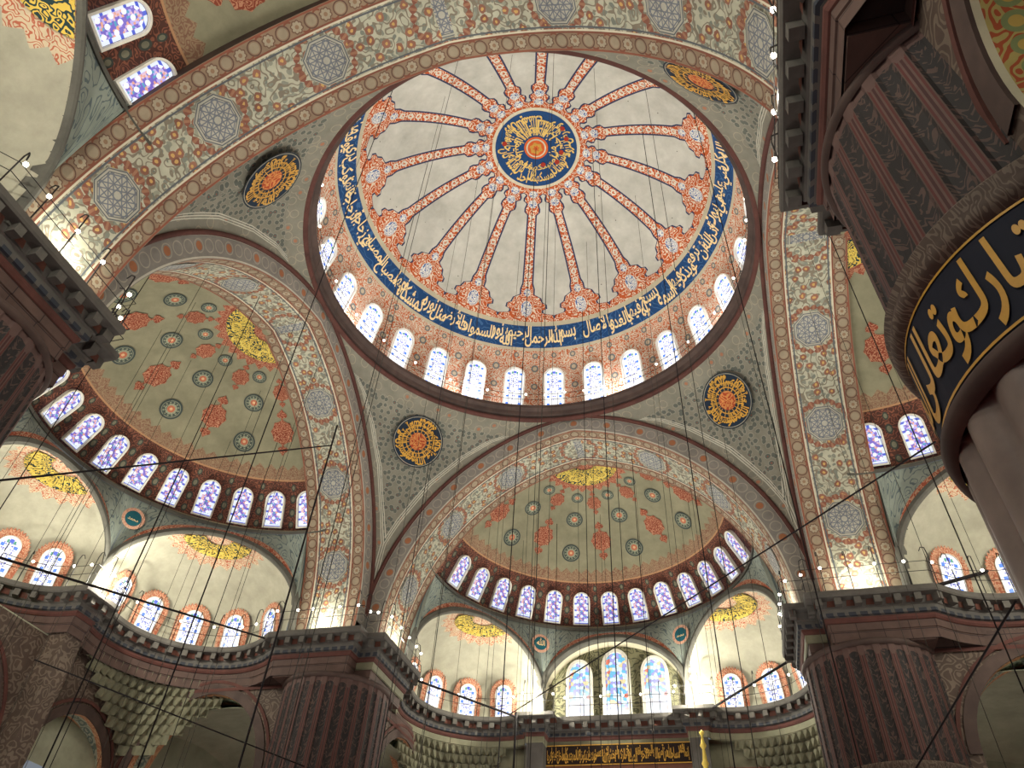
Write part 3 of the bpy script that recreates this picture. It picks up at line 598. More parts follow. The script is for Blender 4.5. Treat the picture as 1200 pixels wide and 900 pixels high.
for k in range(4):
    A=thing('half_dome',T(k,0,YH+6,24),Hlab[k],'dome','half domes around the central dome')
    keep=(lambda p,k=k: True)
    v,f,uv=sphere_cap(RH,ZH,0,YH,-PI*.56,PI*.56,.02,13.35,120,44)
    v=np.array([T(k,p[0],p[1],p[2]) for p in v]);ob('half_dome_shell',mesh('half_dome_shell',v,f,uv,True,'half'),A)
    # gold crescent by the apex
    n=24;P=[[on_half(k,-PI*.5+PI*i/n,.75+1.55*j/6,.06) for j in range(7)] for i in range(n+1)];UV=[[(-PI*.5+PI*i/n,.75+1.55*j/6) for j in range(7)] for i in range(n+1)]
    v,f,u=grid(P,UV);cr=tag(ob('gold_crescent',mesh('gold_crescent',v,f,u,True,'crescent'),A),'dark crescent filled with gold lettering')
    if k!=2:
        mb=MB();v,f=band_text('إنما يعمر مساجد الله من آمن بالله واليوم الآخر'.split(),PI*1.5*.96,1.35);mb.add([on_half(k,PI/2*.96+x/1.5,2.22-y,.1) for x,y in v],f);ob('crescent_script',mb.me('crescent_script','yellow'),cr,loc=(0,0,0))
    D=math.radians
    for az in(-75,-37.5,0,37.5,75):
        m_=blob(k,D(az),7.05,pend_outline(),'pendant',A,'pendant_motif',scale=1.12);
        for sg in(1,-1): blob(k,D(az),7.05-sg*1.14,[(x,y*sg) for x,y in HEART],'pendant',A,'pendant_tip',scale=1.15)
    for az in(-56,-18.5,18.5,56):
        blob(k,D(az),8.0,CIRC,'roundel',A,'roundel',scale=.66);blob(k,D(az),5.35,CIRC,'roundel',A,'roundel',scale=.6)
        blob(k,D(az),3.5,CIRC,'roundel',A,'roundel',scale=.42)
    for az in(-40,0,40,76):
        blob(k,D(az),3.95 if abs(az)<60 else 4.4,pend_outline(),'pendant',A,'pendant_motif',scale=.8)
        for sg in(1,-1): blob(k,D(az),3.95-sg*.78 if abs(az)<60 else 4.4-sg*.78,[(x,y*sg) for x,y in HEART],'pendant',A,'pendant_tip',scale=.7)
    # window row
    dth=D(12.317)
    for i in range(-7,8):
        if k==0 and abs(i)>6: continue
        a=i*dth
        if k in(2,) and not(-8<i<-2 or 2<i<8): pass
        s_b,s_t=13.05,11.0;pb=Vector(on_half(k,a,s_b,.1));pt=Vector(on_half(k,a,s_t,.1));up=pt-pb;nn=Vector(T(k,-math.sin(a),-math.cos(a),0));nn=(nn-up*nn.dot(up)/up.length_squared).normalized()
        pb=pb+nn*.1
        lb='%s window %s in the window row of the %s half dome'%('central' if i==0 else ORD[abs(i)-1],'' if i==0 else ('right of centre' if i>0 else 'left of centre'),hn[k]);lb=lb.replace('  ',' ')
        window('half',pb,nn,up,lb,'window row of the %s half dome'%hn[k])
# ---------------- exedrae and the walls that carry them ----------------
HWc,ZSE,HE,PE=5.2,18.6,3.75,2.0
def ezr(r,hw=HWc): r=min(r/hw,1);return ZSE+HE*(1-r**PE)**(1/PE)
C1=Vector((4.85,24.9));C2=Vector((10.95,16.25));CC=(C1+C2)/2;CN=Vector((C2.y-C1.y,-(C2.x-C1.x))).normalized()*-1
if CN.dot(CC-Vector((0,15.8)))<0: CN=-CN
EXC=(7.9,20.6)
def eprof(hw,n=16):
    o=[];L=0
    for i in range(n+1):
        a=i/n*PI/2;r=hw*math.sin(a)**(1/1.) ;o.append([r,ezr(r,hw)])
    o.append([hw,17.0])
    L=[0]
    for i in range(1,len(o)): L.append(L[-1]+math.dist(o[i],o[i-1]))
    return o,L
def exedra(k,c,hw,azc,clip,lab,grp,azs):
    A=thing('exedra_dome',T(k,c[0],c[1],17.5),lab,'semi-dome',grp);pr,L=eprof(hw)
    # az measured from outward direction azc
    n=56;P=[];UV=[]
    for i in range(n+1):
        a=azc-PI*.56+PI*1.12*i/n;P.append([T(k,c[0]+r*math.sin(a),c[1]+r*math.cos(a),z) for r,z in pr]);UV.append([(a-azc,l) for l in L])
    v,f,u=grid(P,UV)
    ff=[]
    for fc in f:
        m=sum((Vector(v[i]) for i in fc),Vector())/4
        t,d={0:(m.x,m.y),1:(m.y,-m.x),2:(-m.x,-m.y),3:(-m.y,m.x)}[k]
        if clip(t,d): ff.append(fc)
    ob('exedra_shell',mesh('exedra_shell',v,ff,u,True,'exedra'),A)
    def onx(az,s,off=.06):
        j=0
        while j<len(L)-2 and L[j+1]<s: j+=1
        w=(s-L[j])/(L[j+1]-L[j]);r=pr[j][0]*(1-w)+pr[j+1][0]*w;z=pr[j][1]*(1-w)+pr[j+1][1]*w
        nx=-(pr[j+1][1]-pr[j][1]);nz=(pr[j+1][0]-pr[j][0]);l=math.hypot(nx,nz);r-=nx/l*off;z-=nz/l*off
        return T(k,c[0]+r*math.sin(azc+az),c[1]+r*math.cos(azc+az),z)
    a_=PI*.5;P=[[onx(-a_+2*a_*i/20,.75+1.25*j/6,.07) for j in range(7)] for i in range(21)];UV=[[(-a_+2*a_*i/20,.75+1.25*j/6) for j in range(7)] for i in range(21)]
    v,f,u=grid(P,UV);cr=tag(ob('gold_crescent',mesh('gold_crescent',v,f,u,True,'crescent'),A),'dark crescent filled with gold lettering')
    if k in(0,1,3):
        mb=MB();v,f=band_text('لا إله إلا الله محمد رسول الله'.split(),PI*1.35*.95,1.1);mb.add([onx(PI/2*.95+x/1.35,1.95-y,.12) for x,y in v],f);ob('crescent_script',mb.me('crescent_script','yellow'),cr,loc=(0,0,0))
    for i,az in enumerate(azs):
        a=math.radians(az);r=hw-.1;p=T(k,c[0]+r*math.sin(a),c[1]+r*math.cos(a),17.35);up=Vector(T(k,-math.sin(a)*.19,-math.cos(a)*.19,1.));nn=Vector(T(k,-math.sin(a),-math.cos(a),-.19))
        window('ex',p,nn,up,'%s window from the left in the %s'%(ORD[i],lab.split(',')[0]),'windows of the '+lab.split(',')[0])
cdist=CN.dot(CC-Vector((0,15.8)))
clipc=lambda sg:(lambda t,d: CN.dot(Vector((t*sg,d-15.8)))>cdist+.0)
exl=[['far left exedra under the far half dome, pale plaster with gold crescent','far right exedra under the far half dome, beside the lower right pillar'],['right exedra of the left half dome, beside the lower left pillar','exedra of the left half dome hidden behind the left pillar'],['exedra at the top left corner above the left pillar, pale plaster','exedra behind the camera side of the nearest pillar'],['hidden exedra of the right half dome, behind the nearest pillar','exedra beside the lower right pillar on the right, pale plaster']]
# index 0: t<0 , 1: t>0
order={0:(0,1),1:(1,0),2:(1,0),3:(1,0)}
for k in range(4):
    for sg in(-1,1):
        i=0 if sg<0 else 1
        lab={(0,-1):exl[0][0],(0,1):exl[0][1],(1,1):exl[1][0],(1,-1):exl[1][1],(2,1):exl[2][0],(2,-1):exl[2][1],(3,-1):exl[3][1],(3,1):exl[3][0]}[(k,sg)]
        exedra(k,(sg*EXC[0],EXC[1]),HWc,sg*math.atan2(CN.x,CN.y),clipc(sg),lab,'exedrae under the half domes',sorted([sg*a for a in((-3,27,57,86,115) if k==0 else (-8,22,52,82,115))]))
    if k: 
        if k==2: continue
        exedra(k,(0,25.1),4.7,0,lambda t,d:d>24.95,('','middle exedra of the left half dome, at the left edge with gold crescent','','middle exedra of the right half dome, mostly hidden by the nearest pillar')[k],'exedrae under the half domes',[-60,-30,0,30,60])
# arch walls: strip between arch edge and window ring ledge
def arch_wall(k,a,b,c,hw,par,ex=.0,zt=23.45):
    """planar arch from a to b (local t,d); centre of exedra c, profile half-width hw"""
    a=Vector(a);b=Vector(b);L=(b-a).length;dr=(b-a)/L;n=64;mid=(a+b)/2
    outn=Vector((dr.y,-dr.x));
    if outn.dot(mid-Vector((0,15.8)))<0: outn=-outn
    P=[];UV=[];edge=[];sof=[]
    for i in range(n+1):
        x=L*i/n;p=a+dr*x;r=(p-Vector(c)).length;ze=ezr(r,hw) if r<hw else 17.0
        edge.append((p,ze));
        top=Vector((0,15.8))+(p-Vector((0,15.8))).normalized()*10.05
        zz=[ze+(max(zt,ze+.2)-ze)*q/6 for q in range(7)];row=[];ru=[]
        for q in range(7):
            w=(q/6)**1.5;pp=p*(1-w)+top*w;row.append(T(k,pp.x,pp.y,zz[q]));ru.append((x,zz[q]-ze))
        P.append(row);UV.append(ru)
    v,f,u=grid(P,UV);ob('spandrel',mesh('spandrel',v,f,u,True,'spandrel'),par)
    end=P[-1];endu=UV[-1]
    if abs(a.x)>4.9 or abs(b.x)>4.9:
        ii=-1 if abs(b.x)>abs(a.x) else 0;col_=P[ii];sx=1 if (b.x if ii else a.x)>0 else -1
        Q=[[T(k,sx*10.9,16.3,17.3),T(k,sx*12.4,16.32,17.3)]]+[[c_,T(k,sx*12.4,16.32,c_[2])] for c_ in col_]+[[T(k,sx*9.9,16.3,25.2),T(k,sx*12.4,16.32,25.2)]]
        v2,f2,u2=grid(Q,[[(0,1),(1,1)]]*len(Q));ob('return_wall',mesh('return_wall',v2,f2,u2,False,'spandrel'),par)
    # moulded grey edge of the arch
    sec=[(-.16,.0),(-.22,.1),(-.16,.34),(-.05,.4),(.0,.42)]
    ctr=mid;P=[]
    for i,(p,ze) in enumerate(edge):
        if i==0: tx,tz=(edge[1][0]-p).length,edge[1][1]-ze
        elif i==n: tx,tz=(p-edge[-2][0]).length,ze-edge[-2][1]
        else: tx,tz=(edge[i+1][0]-edge[i-1][0]).length,edge[i+1][1]-edge[i-1][1]
        l=math.hypot(tx,tz);nx,nz=-tz/l,tx/l
        row=[(p+outn*.3,ze)]
        for o_,h_ in sec: row.append((p+outn*(o_)+dr*(nx*h_),ze+nz*h_))
        P.append([T(k,q[0].x,q[0].y,q[1]) for q in row])
    v,f,u=grid(P,None);tag(ob('arch_edge',mesh('arch_edge',v,f,None,False,'archedge'),par),'grey moulded arch edge')
for k in range(4):
    A=thing('wall_'+NM[k]+'_upper',T(k,0,24,17.5),'painted spandrels and grey arch edges beneath the %s half dome windows'%hn[k],'wall',None,'structure')
    for sg in(-1,1):
        a,b=((C1.x*sg,C1.y),(C2.x*sg,C2.y));arch_wall(k,a,b,(sg*EXC[0],EXC[1]),HWc,A)
    if k!=2: arch_wall(k,(-4.85,24.95),(4.85,24.95),(0,25.1),4.75,A)
    n=60;P=[[T(k,r*math.sin(a),15.8+r*math.cos(a),z) for r,z in((9.95,23.4),(9.95,23.62),(10.1,23.7),(10.4,23.72))] for a in[-PI*.53+PI*1.06*i/n for i in range(n+1)]]
    v,f,u=grid(P,None);ob('window_ledge',mesh('window_ledge',v,f,None,False,'archedge'),A)
    for sg in(-1,1):
        a=sg*math.radians(29.5)
        vs=[];us=[];n=32
        for q in range(n):
            x,z=.66*math.cos(q*2*PI/n),.66*math.sin(q*2*PI/n);r=9.82;aa=a+x/10;vs.append(T(k,r*math.sin(aa),15.8+r*math.cos(aa),22.15+z));us.append((x/.66,z/.66))
        ro=tag(ob('teal_roundel',mesh('teal_roundel',vs,[tuple(range(n))],us,False,'teal'),A),'teal roundel in a pink ring')
        v,f,wd=word('محمد' if sg>0 else 'الله');sc=.62/wd;mb=MB();mb.add([T(k,9.76*math.sin(a+(x*sc-.31)/10),15.8+9.76*math.cos(a+(x*sc-.31)/10),22.0+y*sc) for x,y in v],f);ob('roundel_script',mb.me('roundel_script','script'),ro,loc=(0,0,0))
# far centre recess with three windows
A=thing('window_recess',(0,26,17.5),'dark flower-painted recess holding three tall stained windows above the far wall','recess')
M_=Mt('recess_paint');q=M_.obj();n,_=M_.noise(q,1.2,4);M_col=M_.mix(M_.lace(M_.xyz(M_.x,M_.y),2.2,.08,1.2),rgb(126,124,98),rgb(78,78,60));MAT['recess']=M_.done(M_col,dirt=.2)
xs=np.linspace(-4.8,4.8,41);P=[[(x,26.05,17.3),(x,26.05,ezr(abs(x),4.82)+.3)] for x in xs];UV=[[(x,17.3),(x,23)] for x in xs];v,f,u=grid(P,UV);ob('recess_wall',mesh('recess_wall',v,f,u,False,'recess'),A)
P=[];UV=[]
for x in xs: z=ezr(abs(x),4.78);P.append([(x,24.95,z),(x,26.1,z)]);UV.append([(x,0),(x,1.1)])
P=[[(-4.78,24.95,17.3),(-4.78,26.1,17.3)]]+P+[[(4.78,24.95,17.3),(4.78,26.1,17.3)]];UV=[[(0,0),(0,1)]]+UV+[[(0,0),(0,1)]]
v,f,u=grid(P,UV);ob('recess_soffit',mesh('recess_soffit',v,f,u,True,'cream'),A)
window('mid',(.15,25.95,17.5),(0,-1,0),(0,0,1),'tall central stained window of the three above the inscription panel','three tall windows of the far recess')
window('side',(-2.4,25.95,17.5),(0,-1,0),(0,0,1),'left of the three tall stained windows above the inscription panel','three tall windows of the far recess')
window('side',(2.75,25.95,17.5),(0,-1,0),(0,0,1),'right of the three tall stained windows above the inscription panel','three tall windows of the far recess')
# ---------------- gallery cornice along pillars, exedrae, piers ----------------
def half_path(k):
    """right half (t>0) from the pillar notch to the centre line"""
    p=[(12.3,12.3),(11.3,12.3),(11.3,16.85)]
    c=(7.75,20.5);r=5.05;a0=math.atan2(11.3-c[0],16.9-c[1]);a1=math.atan2(5.95-c[0],25.2-c[1])
    if a1>a0: a1-=2*PI
    for i in range(1,25): a=a0+(a1-a0)*i/24;p.append((c[0]+r*math.sin(a),c[1]+r*math.cos(a)))
    p+=[(5.8,24.85),(4.65,24.85)]
    if k==0: p+=[(4.65,26.0),(0,26.0)]
    else:
        for i in range(0,13): a=PI/2-PI/2*i/12;p.append((4.65*math.sin(a),25.25+4.65*math.cos(a)))
    return p
def full_path(k):
    h=half_path(k);return [(-t,d) for t,d in h]+[(t,d) for t,d in h[::-1][1:]]
def offset(p,o):
    out=[];n=len(p);P=[Vector(q) for q in p]
    for i in range(n):
        if 0<i<n-1:
            d1=(P[i]-P[i-1]).normalized();d2=(P[i+1]-P[i]).normalized();n1=Vector((d1.y,-d1.x));n2=Vector((d2.y,-d2.x));m=(n1+n2);
            if m.length<.05: m=n1
            m.normalize();c=max(m.dot(n1),.35);out.append(P[i]+m*(o/c))
        else:
            d=(P[1]-P[0]) if i==0 else (P[-1]-P[-2]);d.normalize();m=Vector((d.y,-d.x))
            # ends sit on the pillar's diagonal: mitre with the neighbour cornice
            dg=Vector((1,-1)) if i==0 else Vector((-1,-1));dg.normalize();c=max(m.dot(dg),.35);out.append(P[i]+dg*(o/c))
    return out
CPROF=[(0,16.1),(.1,16.14),(.16,16.24),(.16,16.36),(.3,16.4),(.3,16.72),(.36,16.76),(.42,17.08),(.8,17.12),(.85,17.2),(.85,17.42),(.0,17.46),(-1.,17.46)]
def sweep(k,path,prof,v0=0):
    offs=[offset(path,o) for o,z in prof];L=[0]
    for i in range(1,len(path)): L.append(L[-1]+math.dist(path[i],path[i-1]))
    H=[0]
    for j in range(1,len(prof)): H.append(H[-1]+math.dist(prof[j],prof[j-1]))
    P=[[T(k,offs[j][i].x,offs[j][i].y,prof[j][1]) for j in range(len(prof))] for i in range(len(path))];UV=[[(L[i],H[j]) for j in range(len(prof))] for i in range(len(path))]
    return grid(P,UV)
def resample(p,step):
    o=[];acc=step/2
    for i in range(1,len(p)):
        a=Vector(p[i-1]);b=Vector(p[i]);l=(b-a).length;d=(b-a)/l if l else b-a
        while acc<l: o.append((a+d*acc,d));acc+=step
        acc-=l
    return o
clab=['stone gallery cornice with red niches under the far half dome windows','stone gallery cornice curving below the left half dome exedrae','gallery cornice of the near half dome running into the left and nearest pillars','gallery cornice right of the lower right pillar']
mbx=MB();mbx.box((0,0,0),(1,0,0),(0,1,0),(0,0,1),.3,.34,.34);corb=mbx.me('corbel','corbel')
mbx=MB();mbx.add([(-.24,0,-.16),(.24,0,-.16),(.16,0,.16),(-.16,0,.16)],[(0,1,2,3)]);nich=mbx.me('niche','niche')
for k in range(4):
    A=thing('gallery_cornice',T(k,0,24,16),clab[k],'cornice','gallery cornices',None);p=full_path(k)
    v,f,u=sweep(k,p,CPROF[:4]);tag(ob('red_moulding',mesh('red_moulding',v,f,u,False,'red'),A),'red lower moulding')
    v,f,u=sweep(k,p,CPROF[3:8]);ob('dentil_band',mesh('dentil_band',v,f,u,False,'cornice'),A)
    v,f,u=sweep(k,p,CPROF[7:]);ob('cornice_lip',mesh('cornice_lip',v,f,u,False,'corbel'),A)
    for (q,d) in resample([(x.x,x.y) for x in offset(p,.58)],.86):
        ang=math.atan2(d.y,d.x);w=T(k,q.x,q.y,16.93);o=ob('corbel',corb,A);o.location=Vector(w)-A.location;o.rotation_euler=(0,0,ang+k*PI/2)
    for (q,d) in resample([(x.x,x.y) for x in offset(p,.44)],.86):
        pass
    nm_=MB()
    for (q,d) in resample([(x.x,x.y) for x in offset(p,.4)],.86):
        q2=q+d*.43;nn=Vector((d.y,-d.x))
        for a,b in((0,0),): 
            nm_.add([T(k,*(q2+d*x+nn*.06),z) for x,z in((-.26,16.78),(.26,16.78),(.2,17.08),(-.2,17.08))],[(0,1,2,3)])
    tag(ob('niche_band',nm_.me('niche_band','niche'),A,None),'dark red niches between the corbels',None,None,'stuff')
# ---------------- pillars ----------------
pl={(-1,1):'lower left pillar, dark fluted, under its stepped cornice block',(1,1):'lower right pillar with dark vertical leaf stripes, beside the right arch',(-1,-1):'left pillar at the left edge, dark brown with a stepped capital block',(1,-1):'nearest huge pillar on the right with a gold inscription band'}
def flute(prof_r,z0,z1,nf,depth,mode,n_per=8,nz=2,dome=0.,ridge=False):
    P=[];UV=[];N=nf*n_per
    zs=[z0+(z1-z0)*j/nz for j in range(nz+1)]
    for i in range(N):
        a=2*PI*i/N;fr=(i%n_per)/n_per;row=[];ru=[]
        for z in zs:
            b=abs(math.sin(PI*fr))
            if mode=='convex': r=prof_r-depth+depth*b
            else: r=prof_r-depth*(1 if .2<fr<.8 else 0)
            row.append((r*math.sin(a),r*math.cos(a),z));ru.append((a*prof_r-PI*prof_r/nf,z))
        P.append(row);UV.append(ru)
    P.append(P[0]);UV.append([(2*PI*prof_r-PI*prof_r/nf,z) for z in zs])
    return grid(P,UV)
gtext='قال الله تبارك وتعالى وأن المساجد لله فلا تدعوا مع الله أحدا إنما يعمر مساجد الله'.split()
for (sx,sy),lb in pl.items():
    cx,cy=14*sx,14*sy;A=thing('pillar',(cx,cy,-1.6),lb,'pillar','four great pillars');loc=Vector((0,0,1.6))
    v,f,u=flute(2.95,9.95,15.3,28,.05,'c',10);ob('painted_shaft',mesh('painted_shaft',v,f,u,False,'pillar'),A,loc)
    v,f,u=flute(2.93,-1.6,7.3,20,.16,'convex',8,3);tag(ob('marble_shaft',mesh('marble_shaft',v,f,u,True,'marble'),A,loc),'grey-pink marble shaft with rounded flutes')
    # rounded tops of the marble flutes
    def ringp(prof,name,mat,sm=False,lab=None):
        v,f,u=lathe(prof,96);o=ob(name,mesh(name,v,f,u,sm,mat),A,loc);
        if lab: o['label']=lab
        return o
    ringp([(2.93,7.15),(3.0,7.2),(3.08,7.3),(3.1,7.42),(3.02,7.52)],'lower_torus','darkstone',True)
    ringp([(3.0,7.5),(3.0,9.45)],'inscription_ground','navyblack')
    ringp([(3.0,9.42),(3.12,9.5),(3.18,9.65),(3.12,9.85),(3.2,9.95),(3.1,10.1),(2.97,10.15)],'upper_torus','ornwall',True)
    for zz in(7.56,9.36): ringp([(3.02,zz),(3.02,zz+.05)],'gold_line','gold')
    if (sx,sy) in((1,-1),(1,1)):
        tot='تبارك وتعالى المساجد لله فلا تدعوا مع الله أحدا إنما يعمر مساجد الله من آمن قال الله'.split();circ=2*PI*3.03;a_start=math.radians(-142)-PI-.5
        v,f=band_text(tot,circ*.98,1.62,1);mb=MB();mb.add([(3.03*math.sin(-(x/3.03)+a_start*1+PI+.5),3.03*math.cos(-(x/3.03)+a_start+PI+.5),7.66+y) for x,y in v],f)
        ob('inscription',mb.me('inscription','gold'),A,loc)
    # block from round shaft up to the cornice
    mb=MB();poly=[(11.35,12.35),(12.35,12.35),(12.35,11.35),(16.7,11.35),(16.7,16.7),(11.35,16.7)];poly=[(x*sx-cx,y*sy-cy) for x,y in poly]
    if sx*sy<0: poly=poly[::-1]
    for q,(zb,zt) in enumerate(((15.2,15.98),)):
        n=6;vs=[(x,y,zb) for x,y in poly]+[(x,y,zt) for x,y in poly];us=[(x+y,zb) for x,y in poly]+[(x+y,zt) for x,y in poly];fs=[(i,(i+1)%n,(i+1)%n+n,i+n) for i in range(n)]+[tuple(range(n))[::-1]]
        mb.add(vs,fs,us)
    ob('capital_block',mb.me('capital_block','brown'),A,loc)
    ringp([(2.95,15.0),(3.05,15.05),(3.08,15.15),(3.05,15.26),(2.9,15.27)],'neck_ring','darkstone',True)
    # pier above the cornice
    mb=MB();n=6;poly2=[(11.36,12.36),(12.33,12.36),(12.33,11.36),(16.15,11.36),(16.15,16.15),(11.36,16.15)];poly2=[(x*sx-cx,y*sy-cy) for x,y in poly2];vs=[(x,y,17.44) for x,y in poly2]+[(x,y,18.2) for x,y in poly2];mb.add(vs,[(i,(i+1)%n,(i+1)%n+n,i+n) for i in range(n)]);ob('pier_foot',mb.me('pier_foot','ornwall'),A,loc)
# ---------------- lower walls, arcades, muqarnas ----------------
def wall_arch(par,fn,x0,x1,z0,z1,ac,ahw,zs,e,mat,sofmat,depth,name='wall_face',red=True):
    """wall strip in a plane: fn(x,y_depth,z) -> world ; opening centred ac"""
    pts=arcpts(ahw,e,zs,20);P=[];UV=[]
    xs=[x0]+[ac+t for t,z,s in pts]+[x1];zb=[z0]+[z for t,z,s in pts]+[z0]
    cols=[(x0,z0),(ac-ahw,z0)]+[(ac+t,z) for t,z,s in pts]+[(ac+ahw,z0),(x1,z0)]
    P=[[fn(x,0,z+(z1-z)*q/4) for q in range(5)] for x,z in cols];UV=[[(x,z+(z1-z)*q/4) for q in range(5)] for x,z in cols]
    v,f,u=grid(P,UV);ob(name,mesh(name,v,f,u,False,mat),par)
    rim=[(ac-ahw,z0,-99)]+[(ac+t,z,s) for t,z,s in pts]+[(ac+ahw,z0,99)]
    P=[[fn(x,depth*q/2,z) for q in range(3)] for x,z,s in rim];UV=[[((s if abs(s)<90 else 10+z*0),1.6*q/2) for q in range(3)] for x,z,s in rim]
    UV[0]=[( -ahw*1.7-6,1.6*q/2) for q in range(3)];UV[-1]=[(ahw*1.7+6,1.6*q/2) for q in range(3)]
    v,f,u=grid(P,UV);ob('arch_soffit',mesh('arch_soffit',v,f,u,True,sofmat),par)
    if red:
        for h0,w,mt,lb in((0.,.5,'darkstone','dark voussoir ring'),(.62,.16,'red','red band around the arch')):
            P=[]
            for i,(t,z,s) in enumerate(pts):
                a=math.atan2(z-zs,t+(e if t>0 else -e)) if t!=0 else PI/2
                P.append([fn(ac+t+math.cos(a)*(h0+o_),-y_,z+math.sin(a)*(h0+o_)) for o_,y_ in((0,.0),(0,.08),(w,.08),(w,0))])
            v,f,u=grid(P,None);ob('arch_band',mesh('arch_band',v,f,None,False,mt),par)
for k in range(4):
    for sg in(-1,1):
        if k==2 and sg==1 and False: continue
        wl={(0,-1):'left side arcade wall under the far half dome',(0,1):'right side arcade wall under the far half dome',(1,1):'brown arcade wall left of the lower left pillar with a large pointed arch',(1,-1):'arcade wall beyond the left pillar',(2,1):'arcade wall by the left pillar on the near side',(2,-1):'near arcade wall right of the nearest pillar, its painted arch in the top right corner',(3,-1):'arcade wall right of the lower right pillar with a large arch',(3,1):'arcade wall behind the nearest pillar'}[(k,sg)]
        A=thing('wall_%s_arcade'%NM[k],T(k,sg*12.6,21.5,-1.6),wl,'wall',None,'structure')
        fn=lambda x,y,z,k=k,sg=sg:T(k,sg*(12.6+y),x,z)
        wall_arch(A,fn,16.5,26.05,-1.6,16.0,21.1,3.95,10.75,.25,'ornwall','nearsoff' if (k==2 and sg==-1) else 'galsoff',1.6)
        mb=MB()   # plain entablature strip between wall and cornice
        P=[[fn(x,-.06,z) for z in(15.2,15.3,15.95)] for x in(16.5,26.05)];UV=[[(x,z) for z in(15.2,15.3,15.95)] for x in(16.5,26.05)]
        v,f,u=grid(P,UV);ob('entablature',mesh('entablature',v,f,u,False,'brown'),A)
        P=[[fn(x,-.1,z) for z in(15.05,15.22)] for x in(16.5,26.05)];v,f,u=grid(P,None);ob('red_band',mesh('red_band',v,f,None,False,'red'),A)
    # curved wall under the cornice, following its plan
    A=thing('wall_%s_band'%NM[k],T(k,0,24,14),'brown stone band directly under the %s gallery cornice'%hn[k],'wall',None,'structure')
    if k==0: v,f,u=sweep(k,full_path(k),[(0,15.72),(0,15.75),(.05,15.77),(.05,16.12)])
    else: v,f,u=sweep(k,full_path(k),[(0,15.25),(0,15.75),(.05,15.77),(.05,16.12)])
    ob('wall_band',mesh('wall_band',v,f,u,False,'brown' if k else 'muq'),A)
    for sg in(-1,1):
        ph=half_path(k)[2:27];Q=[]
        for t,d in ph:
            dx,dy=t-7.75,d-20.5;l=math.hypot(dx,dy) or 1;m1=min((12.75-7.75)/dx if dx>.05 else 99,(26.1-20.5)/dy if dy>.05 else 99)
            if dy<=.05 and dx<=.05: m1=1.2
            o_=(7.75+dx*max(m1,1.),20.5+dy*max(m1,1.)) if dy>-3.4 else (12.8,16.4)
            Q.append([T(k,sg*t,d,15.77),T(k,sg*o_[0],o_[1],15.77)])
        Q=[[T(k,sg*11.3,16.2,15.77),T(k,sg*12.8,16.2,15.77)]]+Q
        v,f,u=grid(Q,None);ob('corner_soffit',mesh('corner_soffit',v,f,None,False,'brown' if k else 'muq'),A)
    # muqarnas in the corners
    for sg in(-1,1):
        if k==2: continue
        ml={(0,-1):'pale green muqarnas squinch under the far left exedra',(0,1):'pale green muqarnas squinch left of the lower right pillar',(1,1):'pale muqarnas squinch between the two arches on the left',(1,-1):'muqarnas squinch behind the left pillar',(3,-1):'muqarnas squinch beyond the lower right pillar',(3,1):'muqarnas squinch behind the nearest pillar'}[(k,sg)]
        A=thing('muqarnas_squinch',T(k,sg*12,25,11.),ml,'muqarnas','muqarnas squinches');c=(7.75,20.5);NC=22;NT=8
        def path(j,i,dx):   # tier j, column i (0..2*NC)
            a=-.62+ (PI/2+.75)*i/(2*NC)+.0;a=math.radians(-8)+math.radians(110)*i/(2*NC)-.12
            s_,c_=math.sin(PI/2-a),math.cos(PI/2-a);A_=(c[0]+5.05*s_,c[1]+5.05*c_)
            R=min((12.6-c[0])/s_ if s_>1e-3 else 99,(26.0-c[1])/c_ if c_>1e-3 else 99);R=max(R,5.05);w=(j/NT)**.9
            r=5.05+(R-5.05)*w+dx;r=min(r,R-.02) if R>5.3 else r
            return (c[0]+r*s_,c[1]+r*c_)
        P=[]
        for j in range(NT):
            zt=15.75-j*.5;zb=zt-.5;mb=MB()
            for i in range(0,2*NC):
                ph=(i+j)%2
                d0=.0 if ph==0 else .3;d1=.3 if ph==0 else .0
                lo0=.0 if ph==0 else .22;lo1=.22 if ph==0 else 0
                if abs(i/(2*NC)-.5)*2>1.04-(j/NT)**.85: continue
                a=path(j,i,d0);b=path(j,i+1,d1);a2=path(j,i,d0*.3-.02);b2=path(j,i+1,d1*.3-.02);ao=path(j+1,i,.22);bo=path(j+1,i+1,.22)
                vs=[T(k,sg*a2[0],a2[1],zt),T(k,sg*b2[0],b2[1],zt),T(k,sg*b[0],b[1],zb+lo1),T(k,sg*a[0],a[1],zb+lo0),T(k,sg*ao[0],ao[1],zb+.02),T(k,sg*bo[0],bo[1],zb+.02)]
                mb.add(vs,[(0,1,2,3),(3,2,5,4)])
            if mb.v: tag(ob('muqarnas_tier',mb.me('muqarnas_tier','muq'),A),None,None,None,'stuff')
    # outer wall
    if k==2: continue
    A=thing('wall_%s'%NM[k],T(k,0,26,-1.6),['far wall of red-brown marble below the three tall windows','left outer wall with arches and ornament pilasters','','right outer wall, mostly hidden'][k],'wall',None,'structure')
    fo=lambda x,y,z,k=k:T(k,x,26.02+y,z)
